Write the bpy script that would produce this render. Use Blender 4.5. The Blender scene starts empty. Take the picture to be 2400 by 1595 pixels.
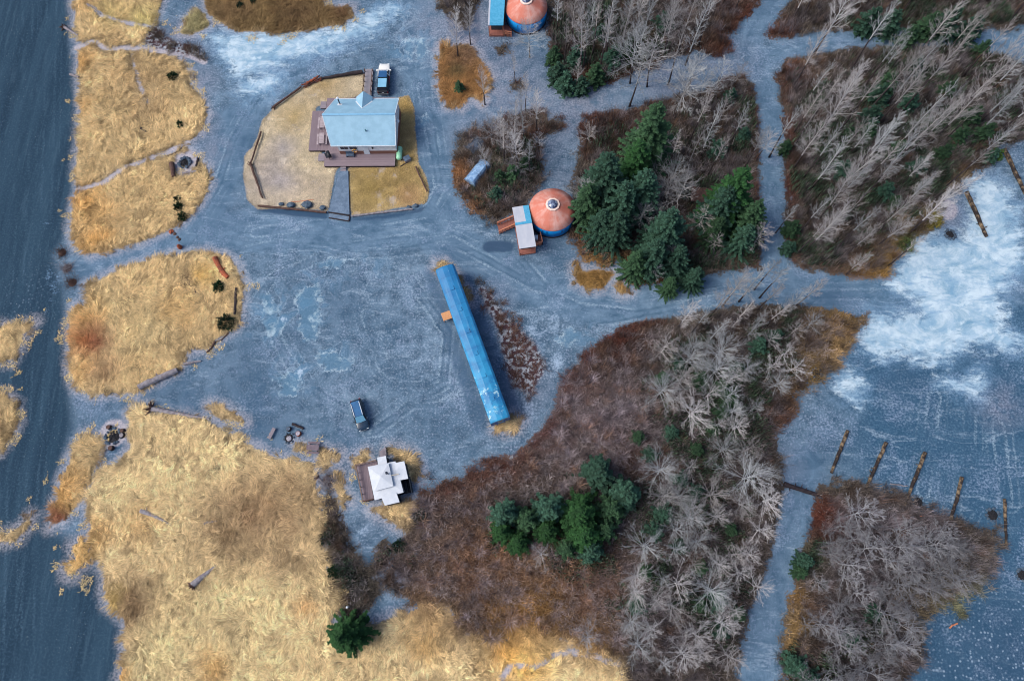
import bpy, math, random
import numpy as np
from mathutils import Vector, Matrix

rng = np.random.default_rng(11)
random.seed(11)
SC = bpy.context.scene
COL = SC.collection
R_ = math.radians

# ------------------------------------------------------------------ camera
FPX, CX, CY, CAMH = 1600.0, 1200.0, 797.5, 100.0      # drone about 100 m up, 24 mm lens
_n = np.array([(1240 - CX) / FPX, -(1270 - CY) / FPX, -1.0]); _n /= np.linalg.norm(_n)
_Z = -_n
_Y = np.array([0, 1.0, 0]) - _Z[1] * _Z; _Y /= np.linalg.norm(_Y)
_X = np.cross(_Y, _Z)
CR = np.array([_X, _Y, _Z])
cam_d = bpy.data.cameras.new('camera')
cam_d.sensor_width = 36.0; cam_d.lens = FPX / 2400 * 36.0
cam_d.clip_start = 0.5; cam_d.clip_end = 6000
cam = bpy.data.objects.new('camera', cam_d); COL.objects.link(cam)
M4 = Matrix(CR.tolist()).to_4x4(); M4.translation = (0, 0, CAMH)
cam.matrix_world = M4
SC.camera = cam

# ------------------------------------------------------------------ world, sun, exposure
SUN_EL, SUN_AZ = R_(48), R_(262)          # soft overcast light, brighter from the left
W = bpy.data.worlds.new('World'); SC.world = W; W.use_nodes = True
wn = W.node_tree.nodes; wl = W.node_tree.links
sky = wn.new('ShaderNodeTexSky'); sky.sky_type = 'NISHITA'; sky.sun_disc = False
sky.sun_elevation = SUN_EL; sky.sun_rotation = SUN_AZ
sky.air_density = 1.0; sky.dust_density = 3.0; sky.ozone_density = 1.0
wl.new(sky.outputs[0], wn['Background'].inputs[0]); wn['Background'].inputs[1].default_value = 0.082
sl = bpy.data.lights.new('sun', 'SUN'); sl.energy = 1.5; sl.angle = R_(34); sl.color = (1.0, 0.93, 0.82)
so = bpy.data.objects.new('sun', sl); COL.objects.link(so)
sd_ = Vector((math.sin(SUN_AZ) * math.cos(SUN_EL), math.cos(SUN_AZ) * math.cos(SUN_EL), math.sin(SUN_EL)))
so.rotation_euler = sd_.to_track_quat('Z', 'Y').to_euler(); so.location = (0, 0, 150)
SC.view_settings.view_transform = 'Standard'; SC.view_settings.look = 'None'
SC.cycles.filter_width = 1.05
SC.view_settings.gamma = 1.0; SC.view_settings.exposure = 0.90

# ------------------------------------------------------------------ helpers
def at(u, v, z=0.0):
    """world point at height z that lies under photo pixel (u, v)"""
    d = CR @ np.array([(u - CX) / FPX, -(v - CY) / FPX, -1.0])
    t = (z - CAMH) / d[2]
    return np.array([0, 0, CAMH]) + t * d
def P2(pts, z=0.0): return np.array([at(u, v, z)[:2] for u, v in pts])
ALB = 1.12
def lin(c): 
    c = c / 255.0
    return c / 12.92 if c <= 0.04045 else ((c + 0.055) / 1.055) ** 2.4
def C(r, g, b, k=1.0): return (min(lin(r) * ALB * k, .92), min(lin(g) * ALB * k, .92), min(lin(b) * ALB * k, .92), 1.0)
def CA(r, g, b, k=1.0): return np.array(C(r, g, b, k)[:3])

class MB:
    def __init__(s): s.v = []; s.f = []; s.m = []
    def add(s, vs, fs, m=0):
        o = len(s.v); s.v += [tuple(map(float, p)) for p in vs]
        for f in fs: s.f.append([i + o for i in f]); s.m.append(m)
        return s
    def box(s, x0, x1, y0, y1, z0, z1, m=0, T=None):
        vs = [(x, y, z) for z in (z0, z1) for x, y in ((x0, y0), (x1, y0), (x1, y1), (x0, y1))]
        if T is not None: vs = [T @ Vector(p) for p in vs]
        return s.add(vs, [(3, 2, 1, 0), (4, 5, 6, 7), (0, 1, 5, 4), (1, 2, 6, 5), (2, 3, 7, 6), (3, 0, 4, 7)], m)
    def prism(s, poly, z0, z1, m=0):
        n = len(poly); z0l = z0 if hasattr(z0, '__len__') else [z0] * n; z1l = z1 if hasattr(z1, '__len__') else [z1] * n
        vs = [(p[0], p[1], z0l[i]) for i, p in enumerate(poly)] + [(p[0], p[1], z1l[i]) for i, p in enumerate(poly)]
        fs = [list(range(n))[::-1], list(range(n, 2 * n))] + [(i, (i + 1) % n, n + (i + 1) % n, n + i) for i in range(n)]
        return s.add(vs, fs, m)
    def beam(s, a, b, w, h, m=0):
        """rectangular bar from a to b (w wide sideways, h high)"""
        a = Vector(a); b = Vector(b); d = (b - a).normalized()
        sd = d.cross(Vector((0, 0, 1)))
        sd = sd.normalized() if sd.length > 1e-4 else Vector((1, 0, 0))
        up = sd.cross(d).normalized()
        vs = []
        for p in (a, b):
            for i, j in ((-1, -1), (1, -1), (1, 1), (-1, 1)): vs.append(p + sd * (i * w / 2) + up * (j * h / 2))
        return s.add(vs, [(0, 1, 2, 3), (7, 6, 5, 4), (0, 4, 5, 1), (1, 5, 6, 2), (2, 6, 7, 3), (3, 7, 4, 0)], m)
    def tube(s, path, rad, n=8, m=0, cap=True):
        path = [Vector(p) for p in path]; k = len(path)
        rad = rad if hasattr(rad, '__len__') else [rad] * k
        vs = []
        for i, p in enumerate(path):
            d = (path[min(i + 1, k - 1)] - path[max(i - 1, 0)]).normalized()
            a = d.cross(Vector((0.13, 0.21, 1)) if abs(d.z) < .95 else Vector((1, .1, 0))).normalized(); b = d.cross(a)
            for j in range(n):
                t = 2 * math.pi * j / n
                vs.append(p + (a * math.cos(t) + b * math.sin(t)) * rad[i])
        fs = [(i * n + j, i * n + (j + 1) % n, (i + 1) * n + (j + 1) % n, (i + 1) * n + j) for i in range(k - 1) for j in range(n)]
        if cap: fs += [list(range(n))[::-1], [(k - 1) * n + j for j in range(n)]]
        return s.add(vs, fs, m)
    def lathe(s, prof, n=24, m=0, c=(0, 0)):
        vs = []; k = len(prof)
        for r, z in prof:
            for j in range(n):
                t = 2 * math.pi * j / n; vs.append((c[0] + r * math.cos(t), c[1] + r * math.sin(t), z))
        fs = [(i * n + j, i * n + (j + 1) % n, (i + 1) * n + (j + 1) % n, (i + 1) * n + j) for i in range(k - 1) for j in range(n)]
        fs += [list(range(n))[::-1], [(k - 1) * n + j for j in range(n)]]
        return s.add(vs, fs, m)
    def loft(s, rings, m=0, cap=True, closed=True):
        n = len(rings[0]); k = len(rings); vs = [p for r in rings for p in r]
        J = n if closed else n - 1
        fs = [(i * n + j, i * n + (j + 1) % n, (i + 1) * n + (j + 1) % n, (i + 1) * n + j) for i in range(k - 1) for j in range(J)]
        if cap: fs += [list(range(n))[::-1], [(k - 1) * n + j for j in range(n)]]
        return s.add(vs, fs, m)

def obj(name, mb, mats, parent=None, smooth=False):
    me = bpy.data.meshes.new(name); me.from_pydata(mb.v, [], mb.f)
    for m in (mats if isinstance(mats, (list, tuple)) else [mats]): me.materials.append(m)
    if any(mb.m): me.polygons.foreach_set('material_index', mb.m)
    if smooth: me.polygons.foreach_set('use_smooth', [True] * len(mb.f))
    me.update()
    o = bpy.data.objects.new(name, me); COL.objects.link(o)
    if parent is not None: o.parent = parent
    return o
def npmesh(name, V, Fc, mats, col=None, parent=None, attrs=None):
    """big mesh from numpy arrays; Fc is (M, k)"""
    me = bpy.data.meshes.new(name); V = np.asarray(V, np.float32); Fc = np.asarray(Fc, np.int32); k = Fc.shape[1]
    me.vertices.add(len(V)); me.vertices.foreach_set('co', V.ravel())
    me.loops.add(Fc.size); me.loops.foreach_set('vertex_index', Fc.ravel())
    me.polygons.add(len(Fc)); me.polygons.foreach_set('loop_start', np.arange(0, Fc.size, k, dtype=np.int32))
    me.polygons.foreach_set('loop_total', np.full(len(Fc), k, np.int32))
    for m in (mats if isinstance(mats, (list, tuple)) else [mats]): me.materials.append(m)
    if col is not None:
        a = me.attributes.new('tint', 'FLOAT_COLOR', 'POINT')
        a.data.foreach_set('color', np.hstack([col, np.ones((len(col), 1))]).astype(np.float32).ravel())
    for k_, arr in (attrs or {}).items():
        if arr.ndim == 1:
            a = me.attributes.new(k_, 'FLOAT', 'POINT'); a.data.foreach_set('value', arr.astype(np.float32))
        else:
            a = me.attributes.new(k_, 'FLOAT_VECTOR', 'POINT'); a.data.foreach_set('vector', arr.astype(np.float32).ravel())
    me.update(calc_edges=True)
    o = bpy.data.objects.new(name, me); COL.objects.link(o)
    if parent is not None: o.parent = parent
    return o
def tag(o, label=None, cat=None, group=None, kind=None):
    if label: o['label'] = label
    if cat: o['category'] = cat
    if group: o['group'] = group
    if kind: o['kind'] = kind
    return o
def thing(name, label, cat, loc=(0, 0, 0), rz=0.0, group=None):
    o = bpy.data.objects.new(name, None); COL.objects.link(o); o.empty_display_size = .3
    o.location = tuple(map(float, loc)); o.rotation_euler = (0, 0, rz)
    return tag(o, label, cat, group)
def dup(root, loc, rz=0, s=1.0, label=None, group=None, sz=None):
    r = root.copy(); COL.objects.link(r); r.location = tuple(map(float, loc)); r.rotation_euler = (0, 0, rz)
    r.scale = (s, s, sz or s)
    if label: r['label'] = label
    if group: r['group'] = group
    for ch in root.children:
        c = ch.copy(); COL.objects.link(c); c.parent = r
        for g in ch.children:
            d = g.copy(); COL.objects.link(d); d.parent = c
    return r
def centre(mb):
    """move a mesh so that its base centre is the origin; returns that point"""
    a = np.array(mb.v); c = np.array([a[:, 0].mean(), a[:, 1].mean(), a[:, 2].min()])
    mb.v = [tuple(p) for p in a - c]; return c
def solo(name, mb, mats, label, cat, group=None, smooth=False):
    c = centre(mb); o = obj(name, mb, mats, None, smooth); o.location = tuple(map(float, c)); return tag(o, label, cat, group)

# ------------------------------------------------------------------ shader helpers
class NT:
    def __init__(s, name):
        s.mat = bpy.data.materials.new(name); s.mat.use_nodes = True; s.t = s.mat.node_tree; s.t.nodes.clear()
        s.out = s.t.nodes.new('ShaderNodeOutputMaterial'); s.b = s.t.nodes.new('ShaderNodeBsdfPrincipled')
        s.t.links.new(s.b.outputs[0], s.out.inputs[0])
    def n(s, ty, **k):
        x = s.t.nodes.new(ty)
        for a, b in k.items(): setattr(x, a, b)
        return x
    def l(s, a, b):
        if hasattr(a, 'is_linked') or isinstance(a, bpy.types.NodeSocket): s.t.links.new(a, b)
        else: b.default_value = a
    def math(s, op, a, b=0.0, c=None, clamp=False):
        x = s.n('ShaderNodeMath', operation=op, use_clamp=clamp); s.l(a, x.inputs[0]); s.l(b, x.inputs[1])
        if c is not None: s.l(c, x.inputs[2])
        return x.outputs[0]
    def mix(s, f, a, b, mode='MIX'):
        x = s.n('ShaderNodeMix', data_type='RGBA', blend_type=mode); s.l(f, x.inputs[0]); s.l(a, x.inputs[6]); s.l(b, x.inputs[7]); return x.outputs[2]
    def noise(s, vec, scale, detail=3.0, rough=.55, dist=0.0):
        x = s.n('ShaderNodeTexNoise'); s.l(vec, x.inputs['Vector']); x.inputs['Scale'].default_value = scale
        x.inputs['Detail'].default_value = detail; x.inputs['Roughness'].default_value = rough; x.inputs['Distortion'].default_value = dist
        return x.outputs[0]
    def rng(s, v, a, b, c=0.0, d=1.0, smooth=True):
        x = s.n('ShaderNodeMapRange', interpolation_type='SMOOTHSTEP' if smooth else 'LINEAR'); s.l(v, x.inputs[0])
        for i, q in enumerate((a, b, c, d)): s.l(q, x.inputs[i + 1])
        return x.outputs[0]
    def attr(s, name, o=2):
        return s.n('ShaderNodeAttribute', attribute_name=name).outputs[o]
    def pos(s): return s.n('ShaderNodeNewGeometry').outputs['Position']
    def objc(s): return s.n('ShaderNodeTexCoord').outputs['Object']
    def scale(s, v, sx, sy, sz):
        x = s.n('ShaderNodeVectorMath', operation='MULTIPLY'); s.l(v, x.inputs[0]); x.inputs[1].default_value = (sx, sy, sz); return x.outputs[0]
    def bump(s, h, strength=.3, dist=.05):
        x = s.n('ShaderNodeBump'); x.inputs['Strength'].default_value = strength; x.inputs['Distance'].default_value = dist
        s.l(h, x.inputs['Height']); s.t.links.new(x.outputs[0], s.b.inputs['Normal'])

def twigmat(name, a, b):
    m = NT(name); f = m.rng(m.noise(m.objc(), .6, 3.0), .35, .65); col = m.mix(f, a, b); k = m.rng(m.n('ShaderNodeObjectInfo').outputs['Random'], 0.0, 1.0, .55, 1.12, False)
    x = m.n('ShaderNodeVectorMath', operation='SCALE'); m.l(col, x.inputs[0]); m.l(k, x.inputs['Scale']); m.l(x.outputs[0], m.b.inputs['Base Color'])
    m.b.inputs['Roughness'].default_value = .8; m.b.inputs['Specular IOR Level'].default_value = .2; return m.mat
def mat(name, c1, c2=None, scale=2.0, rough=.7, metal=0.0, spec=.3, stretch=(1, 1, 1), lo=.35, hi=.65, bump=0.0, fine=0.0, coat=0.0):
    m = NT(name); p = m.scale(m.objc(), *stretch)
    f = m.rng(m.noise(p, scale, 5.0, .6), lo, hi)
    col = m.mix(f, c1, c2 or c1)
    if fine:
        g = m.noise(p, scale * 9, 2.0); col = m.mix(m.rng(g, .3, .7, 0.0, fine), col, tuple(x * .45 for x in c1[:3]) + (1,))
    m.l(col, m.b.inputs['Base Color']); m.b.inputs['Roughness'].default_value = rough; m.b.inputs['Metallic'].default_value = metal
    m.b.inputs['Specular IOR Level'].default_value = spec; m.b.inputs['Coat Weight'].default_value = coat
    if bump: m.bump(m.noise(p, scale * 4, 4.0), bump, .03)
    return m.mat
def boards(name, c1, c2, period, axis=0, rough=.75, gap=.10):
    """timber boards: colour changes from board to board, dark joint lines between them"""
    m = NT(name); o = m.objc(); sp = m.n('ShaderNodeSeparateXYZ'); m.l(o, sp.inputs[0])
    t = m.math('DIVIDE', sp.outputs[axis], period); fr = m.math('FRACT', t); idn = m.math('FLOOR', t)
    w = m.n('ShaderNodeTexWhiteNoise', noise_dimensions='1D'); m.l(idn, w.inputs['W'])
    st = [1.2, 1.2, 1.2]; st[axis] = 12.0
    g = m.noise(m.scale(o, *st), 1.0, 5.0, .65)
    f = m.math('ADD', m.math('MULTIPLY', w.outputs[0], .55), m.math('MULTIPLY', m.rng(g, .3, .7), .45))
    col = m.mix(f, c1, c2)
    e = m.rng(m.math('MINIMUM', fr, m.math('SUBTRACT', 1.0, fr)), gap * .5, gap, 1.0, 0.0)
    col = m.mix(m.math('MULTIPLY', e, .75), col, tuple(x * .25 for x in c1[:3]) + (1,))
    m.l(col, m.b.inputs['Base Color']); m.b.inputs['Roughness'].default_value = rough
    return m.mat
def tintmat(name, rough=.9, var=.5, trans=0.0):
    """plants: colour stored with each blade or twig, with a random lighter or darker value for every one"""
    m = NT(name); a = m.attr('tint', 0); r = m.n('ShaderNodeNewGeometry').outputs['Random Per Island']
    k = m.rng(r, 0.0, 1.0, 1 - var, 1 + var, False)
    x = m.n('ShaderNodeVectorMath', operation='SCALE'); m.l(a, x.inputs[0]); m.l(k, x.inputs['Scale'])
    m.l(x.outputs[0], m.b.inputs['Base Color']); m.b.inputs['Roughness'].default_value = rough
    m.b.inputs['Specular IOR Level'].default_value = .15
    return m.mat
def leafmat(name, dark, light, rough=.8, tips=False):
    m = NT(name); r = m.n('ShaderNodeNewGeometry').outputs['Random Per Island']
    oi = m.n('ShaderNodeObjectInfo').outputs['Random']
    n_ = m.rng(m.noise(m.objc(), .9, 3.0), .35, .65)
    f = m.math('ADD', m.math('MULTIPLY', r, .5), m.math('MULTIPLY', n_, .5))
    if tips: f = m.math('ADD', m.math('MULTIPLY', f, .45), m.math('MULTIPLY', m.attr('tip'), .6))
    col = m.mix(m.math('POWER', f, 1.5), dark, light)
    k = m.rng(oi, 0.0, 1.0, .75, 1.25, False)
    x = m.n('ShaderNodeVectorMath', operation='SCALE'); m.l(col, x.inputs[0]); m.l(k, x.inputs['Scale'])
    m.l(x.outputs[0], m.b.inputs['Base Color']); m.b.inputs['Roughness'].default_value = rough; m.b.inputs['Specular IOR Level'].default_value = .2
    return m.mat

# numpy value noise
def vnoise(x, y, s, seed=0):
    x = np.asarray(x) * s; y = np.asarray(y) * s
    xi = np.floor(x).astype(np.int64); yi = np.floor(y).astype(np.int64); fx = x - xi; fy = y - yi
    fx = fx * fx * (3 - 2 * fx); fy = fy * fy * (3 - 2 * fy)
    def h(a, b):
        n = (a * 374761393 + b * 668265263 + seed * 974634777) & 0x7fffffff
        n = ((n ^ (n >> 13)) * 1274126177) & 0x7fffffff
        return ((n ^ (n >> 16)) & 0xffff) / 65535.0
    return (h(xi, yi) * (1 - fx) + h(xi + 1, yi) * fx) * (1 - fy) + (h(xi, yi + 1) * (1 - fx) + h(xi + 1, yi + 1) * fx) * fy
def fbm(x, y, s, seed=0, o=3):
    t = 0; a = .5; w = 0
    for i in range(o): t = t + a * vnoise(x, y, s * 2 ** i, seed + i * 17); w += a; a *= .5
    return t / w
def polysd(X, Y, poly, lim=6.0):
    """signed distance (positive inside), clamped to +-lim"""
    out = np.full(X.shape, -lim)
    x0, y0 = poly.min(0) - lim; x1, y1 = poly.max(0) + lim
    m = (X > x0) & (X < x1) & (Y > y0) & (Y < y1)
    px = X[m]; py = Y[m]; d2 = np.full(px.shape, 1e9); ins = np.zeros(px.shape, bool)
    n = len(poly)
    for i in range(n):
        ax, ay = poly[i]; bx, by = poly[(i + 1) % n]
        ex, ey = bx - ax, by - ay; L = ex * ex + ey * ey + 1e-9
        t = np.clip(((px - ax) * ex + (py - ay) * ey) / L, 0, 1)
        d2 = np.minimum(d2, (px - ax - t * ex) ** 2 + (py - ay - t * ey) ** 2)
        c = (ay > py) != (by > py)
        with np.errstate(divide='ignore', invalid='ignore'):
            xx = (bx - ax) * (py - ay) / (by - ay if by != ay else 1e-9) + ax
        ins ^= c & (px < xx)
    d = np.sqrt(d2); out[m] = np.clip(np.where(ins, d, -d), -lim, lim)
    return out
def linedist(X, Y, pts):
    """distance to a polyline, run along it and signed offset"""
    best = np.full(X.shape, 1e9); run = np.zeros(X.shape); off = np.zeros(X.shape); s0 = 0.0
    for (ax, ay), (bx, by) in zip(pts[:-1], pts[1:]):
        ex, ey = bx - ax, by - ay; L = math.hypot(ex, ey)
        t = np.clip(((X - ax) * ex + (Y - ay) * ey) / (L * L), 0, 1)
        qx = X - ax - t * ex; qy = Y - ay - t * ey; d = np.hypot(qx, qy)
        sg = np.sign(qx * -ey + qy * ex); k = d < best
        best = np.where(k, d, best); run = np.where(k, s0 + t * L, run); off = np.where(k, d * sg, off); s0 += L
    return best, run, off
def blob(X, Y, u, v, r):
    """soft spot of r photo pixels round (u, v), 1 in the middle"""
    p = at(u, v); q = at(u + r, v); rr = abs(q[0] - p[0])
    return np.clip(1 - np.hypot(X - p[0], Y - p[1]) / rr, 0, 1) ** .8

# ================================================================== GROUND: where everything lies (traced once, laid out in metres)
GRASS = [
 [(170,0),(176,25),(178,56),(184,97),(217,98),(255,115),(306,112),(332,102),(345,80),(355,62),(372,25),(380,0)],
 [(184,110),(184,179),(190,217),(189,281),(184,344),(179,405),(189,443),(242,425),(270,400),(344,370),(434,339),(439,337),(472,306),(485,268),(474,230),(446,199),(440,170),(421,143),(380,125),(330,117),(260,114),(217,98)],
 [(189,447),(181,455),(176,476),(166,527),(179,579),(217,594),(255,589),(332,566),(408,533),(434,512),(472,471),(490,438),(490,395),(470,380),(434,345),(400,362),(345,378),(275,402),(245,428)],
 [(201,668),(230,655),(281,630),(383,601),(485,589),(531,601),(556,624),(571,668),(566,719),(561,757),(536,777),(505,800),(485,820),(465,818),(444,815),(434,838),(418,866),(332,907),(319,922),(255,920),(225,925),(179,907),(168,889),(163,825),(166,800),(163,757),(176,719),(205,720)],
 [(306,958),(342,950),(347,973),(383,973),(434,976),(485,986),(536,1017),(600,1050),(638,1070),(689,1078),(733,1083),(738,1106),(743,1157),(748,1200),(753,1220),(758,1284),(773,1348),(799,1374),(796,1412),(773,1450),(790,1530),(845,1488),(868,1465),(932,1445),(970,1430),(995,1420),(1059,1430),(1072,1488),(1136,1501),(1187,1501),(1213,1463),(1289,1488),(1379,1514),(1455,1552),(1460,1640),(300,1640),(281,1593),(293,1552),(296,1527),(288,1496),(298,1470),(293,1450),(275,1430),(245,1404),(247,1348),(240,1312),(214,1307),(209,1266),(212,1233),(204,1183),(204,1157),(219,1131),(225,1101),(275,1088),(306,1050),(306,1030),(302,991)],
 [(176,1042),(199,1015),(237,1030),(230,1075),(219,1106),(196,1144),(199,1167),(173,1190),(150,1215),(117,1235),(130,1183),(143,1132),(158,1093),(168,1068)],
 [(-40,770),(40,762),(85,752),(60,780),(46,810),(30,845),(-40,850)], [(-40,920),(15,925),(40,950),(38,1000),(20,1030),(0,1057),(-40,1060)],
 [(-40,1260),(20,1250),(50,1235),(74,1205),(68,1232),(40,1262),(10,1270),(-40,1275)],
 [(168,1277),(190,1266),(205,1275),(212,1310),(190,1325),(165,1342),(178,1346),(158,1350),(152,1330),(180,1312)],
 [(480,-30),(480,0),(490,33),(515,51),(561,77),(600,74),(650,78),(702,74),(753,66),(800,55),(824,43),(827,15),(790,17),(763,15),(750,-30)],
 [(423,77),(435,50),(459,26),(480,33),(492,59),(470,74),(440,80)],
 [(1034,102),(1028,140),(1031,204),(1046,247),(1080,253),(1095,232),(1108,226),(1131,242),(1146,184),(1126,140),(1097,102),(1060,110)],
 [(1350,640),(1393,630),(1442,640),(1412,676),(1378,678),(1350,662)], [(1445,680),(1455,664),(1475,686),(1460,690)], [(1345,625),(1358,620),(1368,636),(1348,638)],
 [(1020,618),(1040,614),(1076,660),(1104,700),(1098,712),(1075,680)], [(1160,985),(1200,970),(1222,984),(1215,1005),(1180,1012),(1160,1005)],
 [(825,1075),(860,1057),(870,1075),(835,1095)], [(870,1190),(910,1185),(968,1170),(975,1190),(950,1245),(925,1225),(890,1205)],
 [(906,1050),(930,1048),(965,1062),(985,1110),(965,1130),(940,1085)], [(690,1040),(700,1038),(722,1050),(712,1058)], [(752,1050),(768,1060),(778,1090),(760,1100),(748,1075)],
 [(487,948),(520,950),(560,975),(578,990),(540,985),(505,975)], [(780,1060),(797,1062),(792,1080),(782,1082)], [(775,1110),(800,1105),(806,1150),(820,1170),(800,1180)],
]
LAWN = [
 [(855,173),(800,178),(753,187),(712,204),(643,253),(615,283),(605,319),(595,340),(573,366),(570,407),(580,468),(605,490),(700,487),(768,494),(773,470),(786,400),(800,385),(760,380),(735,300),(740,250),(856,222)],
 [(815,392),(824,507),(916,490),(998,476),(1006,451),(998,413),(980,383),(975,332),(970,255),(958,224),(932,230),(926,380)],
]
FOREST = [
 [(1285,-40),(1287,60),(1289,110),(1312,188),(1360,196),(1417,199),(1455,184),(1544,143),(1634,115),(1685,128),(1712,97),(1685,82),(1723,71),(1736,51),(1787,8),(1810,-40)],
 [(1366,290),(1366,332),(1362,380),(1348,400),(1345,553),(1358,599),(1412,624),(1440,605),(1462,625),(1478,668),(1527,691),(1583,683),(1646,668),(1731,658),(1782,630),(1792,579),(1790,480),(1785,400),(1782,281),(1756,179),(1710,168),(1659,217),(1583,230),(1493,255),(1400,270)],
 [(1843,143),(1820,179),(1836,255),(1838,357),(1833,400),(1828,543),(1851,553),(1848,599),(1877,630),(2004,655),(2083,660),(2086,622),(2109,591),(2137,563),(2193,533),(2195,507),(2213,451),(2250,425),(2285,400),(2310,377),(2353,334),(2440,325),(2440,160),(2400,153),(2336,128),(2259,117),(2106,102),(2017,112),(1927,122),(1861,135)],
 [(1800,84),(1833,89),(1915,66),(2010,70),(2106,69),(2234,64),(2361,64),(2440,55),(2440,-60),(1860,-60),(1840,20)],
 [(1422,798),(1468,762),(1532,744),(1640,700),(1800,690),(1900,705),(1928,709),(2004,711),(2030,734),(2017,770),(1984,800),(1979,825),(1948,864),(1900,890),(1864,922),(1869,958),(1813,1009),(1818,1055),(1833,1093),(1830,1131),(1832,1200),(1797,1322),(1774,1412),(1736,1501),(1720,1565),(1710,1640),(1455,1640),(1455,1552),(1379,1514),(1289,1488),(1213,1463),(1187,1501),(1136,1501),(1072,1488),(1059,1430),(995,1420),(950,1400),(900,1380),(905,1330),(930,1290),(957,1246),(965,1200),(978,1165),(1034,1132),(1085,1119),(1136,1093),(1161,1075),(1200,1073),(1226,1055),(1276,1004),(1307,943),(1315,894),(1335,866),(1384,833),(1396,808)],
 [(1922,1140),(1979,1132),(2030,1140),(2068,1158),(2127,1160),(2144,1190),(2234,1215),(2272,1232),(2323,1246),(2336,1338),(2310,1353),(2285,1379),(2234,1417),(2144,1442),(2157,1476),(2165,1514),(2157,1565),(2106,1595),(2100,1640),(1833,1640),(1838,1514),(1851,1399),(1864,1284),(1900,1240),(1912,1180)],
 [(1069,332),(1062,383),(1062,446),(1080,454),(1100,487),(1136,507),(1156,522),(1195,505),(1240,470),(1251,438),(1274,413),(1271,383),(1262,329),(1200,281),(1160,300),(1110,305)],
 [(750,1200),(775,1165),(790,1175),(800,1240),(830,1290),(850,1330),(880,1300),(905,1260),(930,1290),(905,1330),(890,1390),(850,1430),(845,1485),(800,1440),(773,1348),(757,1284)],
 [(1250,262),(1275,257),(1282,272),(1260,281)],[(1290,285),(1320,280),(1316,300),(1278,318),(1262,306)],[(1195,195),(1215,190),(1226,205),(1200,213)],[(1163,112),(1186,108),(1192,122),(1170,126)],[(1200,226),(1225,232),(1218,246),(1200,242)],
 [(1125,0),(1090,60),(1030,20),(1030,-40),(1130,-40)], [(1130,300),(1250,255),(1310,300),(1265,325),(1200,285)],
]
MOTT = [[(1118,655),(1140,680),(1190,740),(1250,800),(1282,860),(1262,890),(1242,935),(1225,910),(1200,900),(1185,860),(1165,770),(1140,720)],
 [(1384,833),(1335,866),(1315,894),(1307,943),(1276,1004),(1226,1055),(1161,1075),(1120,1100),(1180,1110),(1290,1060),(1350,960),(1400,880)],
 [(752,1195),(790,1165),(815,1270),(850,1330),(800,1350),(765,1300)], [(340,60),(370,50),(385,85),(420,100),(470,112),(475,135),(430,128),(390,118),(340,105)]]
ICE = [[(2277,420),(2331,418),(2374,477),(2392,553),(2400,620),(2340,690),(2345,757),(2400,800),(2374,822),(2300,800),(2246,815),(2213,846),(2157,838),(2110,820),(2070,838),(2022,812),(1998,800),(2030,765),(2055,739),(2152,737),(2155,700),(2090,668),(2093,630),(2132,579),(2183,553),(2272,558),(2280,477)],
 [(490,85),(540,82),(600,80),(700,78),(800,70),(850,48),(890,20),(925,18),(880,70),(830,95),(760,125),(690,135),(620,160),(560,170),(530,140)],
 [(1968,890),(1990,872),(2020,895),(2008,930),(1985,922)],[(2215,895),(2250,905),(2298,868),(2305,885),(2285,925),(2260,915)],
 [(590,205),(640,170),(655,180),(620,215)],[(575,185),(610,190),(600,215),(570,212)]]
DARK = [[(1133,570),(1145,564),(1190,565),(1205,575),(1200,588),(1140,592),(1131,583)],
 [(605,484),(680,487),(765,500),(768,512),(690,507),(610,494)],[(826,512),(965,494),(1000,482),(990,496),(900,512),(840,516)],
 [(1030,-10),(1120,-10),(1128,90),(1090,120),(1050,60)]]
PUD = [[(612,690),(632,686),(650,720),(662,760),(655,785),(630,790),(618,760),(620,725)],[(692,690),(712,672),(742,668),(756,690),(748,720),(752,760),(740,796),(712,798),(700,770),(705,740)],[(648,885),(668,872),(700,880),(705,905),(690,925),(660,922)],[(742,830),(775,822),(815,838),(832,850),(800,868),(765,866)],[(745,620),(770,610),(815,612),(800,622),(760,632)],[(948,95),(962,92),(972,120),(962,138),(950,128)],[(978,92),(994,90),(1000,125),(985,142),(976,120)],[(978,276),(996,272),(1004,284),(990,292)],[(905,12),(930,8),(935,20),(912,26)],[(1300,790),(1335,770),(1360,785),(1330,815)]]
BEACH = [[(-500,-900),(165,-60),(165,90),(178,200),(183,330),(172,450),(150,560),(125,600),(150,680),(158,780),(163,900),(172,1000),(130,1130),(118,1240),(165,1260),(205,1300),(245,1350),(240,1410),(290,1470),(285,1600),(300,1760),(-900,2400)]]
ROADS = [([(985,-30),(985,150),(1000,250),(1020,350),(1025,450),(1060,530)],3.2), ([(760,110),(640,180),(560,280),(522,400),(490,490),(410,555),(300,595),(185,640)],3.2),
 ([(500,540),(650,545),(800,548),(1000,530),(1100,590),(1200,650),(1320,698),(1450,718),(1600,695),(1750,672),(1900,675),(2010,695),(2200,690),(2440,650)],3.4),
 ([(1812,640),(1815,560),(1808,400),(1808,300),(1795,200),(1750,140),(1760,70),(1840,-20)],2.4), ([(1780,140),(1850,115),(2000,92),(2200,88),(2440,112)],2.2),
 ([(1880,1090),(1862,1200),(1835,1330),(1790,1450),(1765,1640)],2.6), ([(1060,270),(1200,235),(1400,230),(1550,190),(1740,150)],2.4)]
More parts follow.
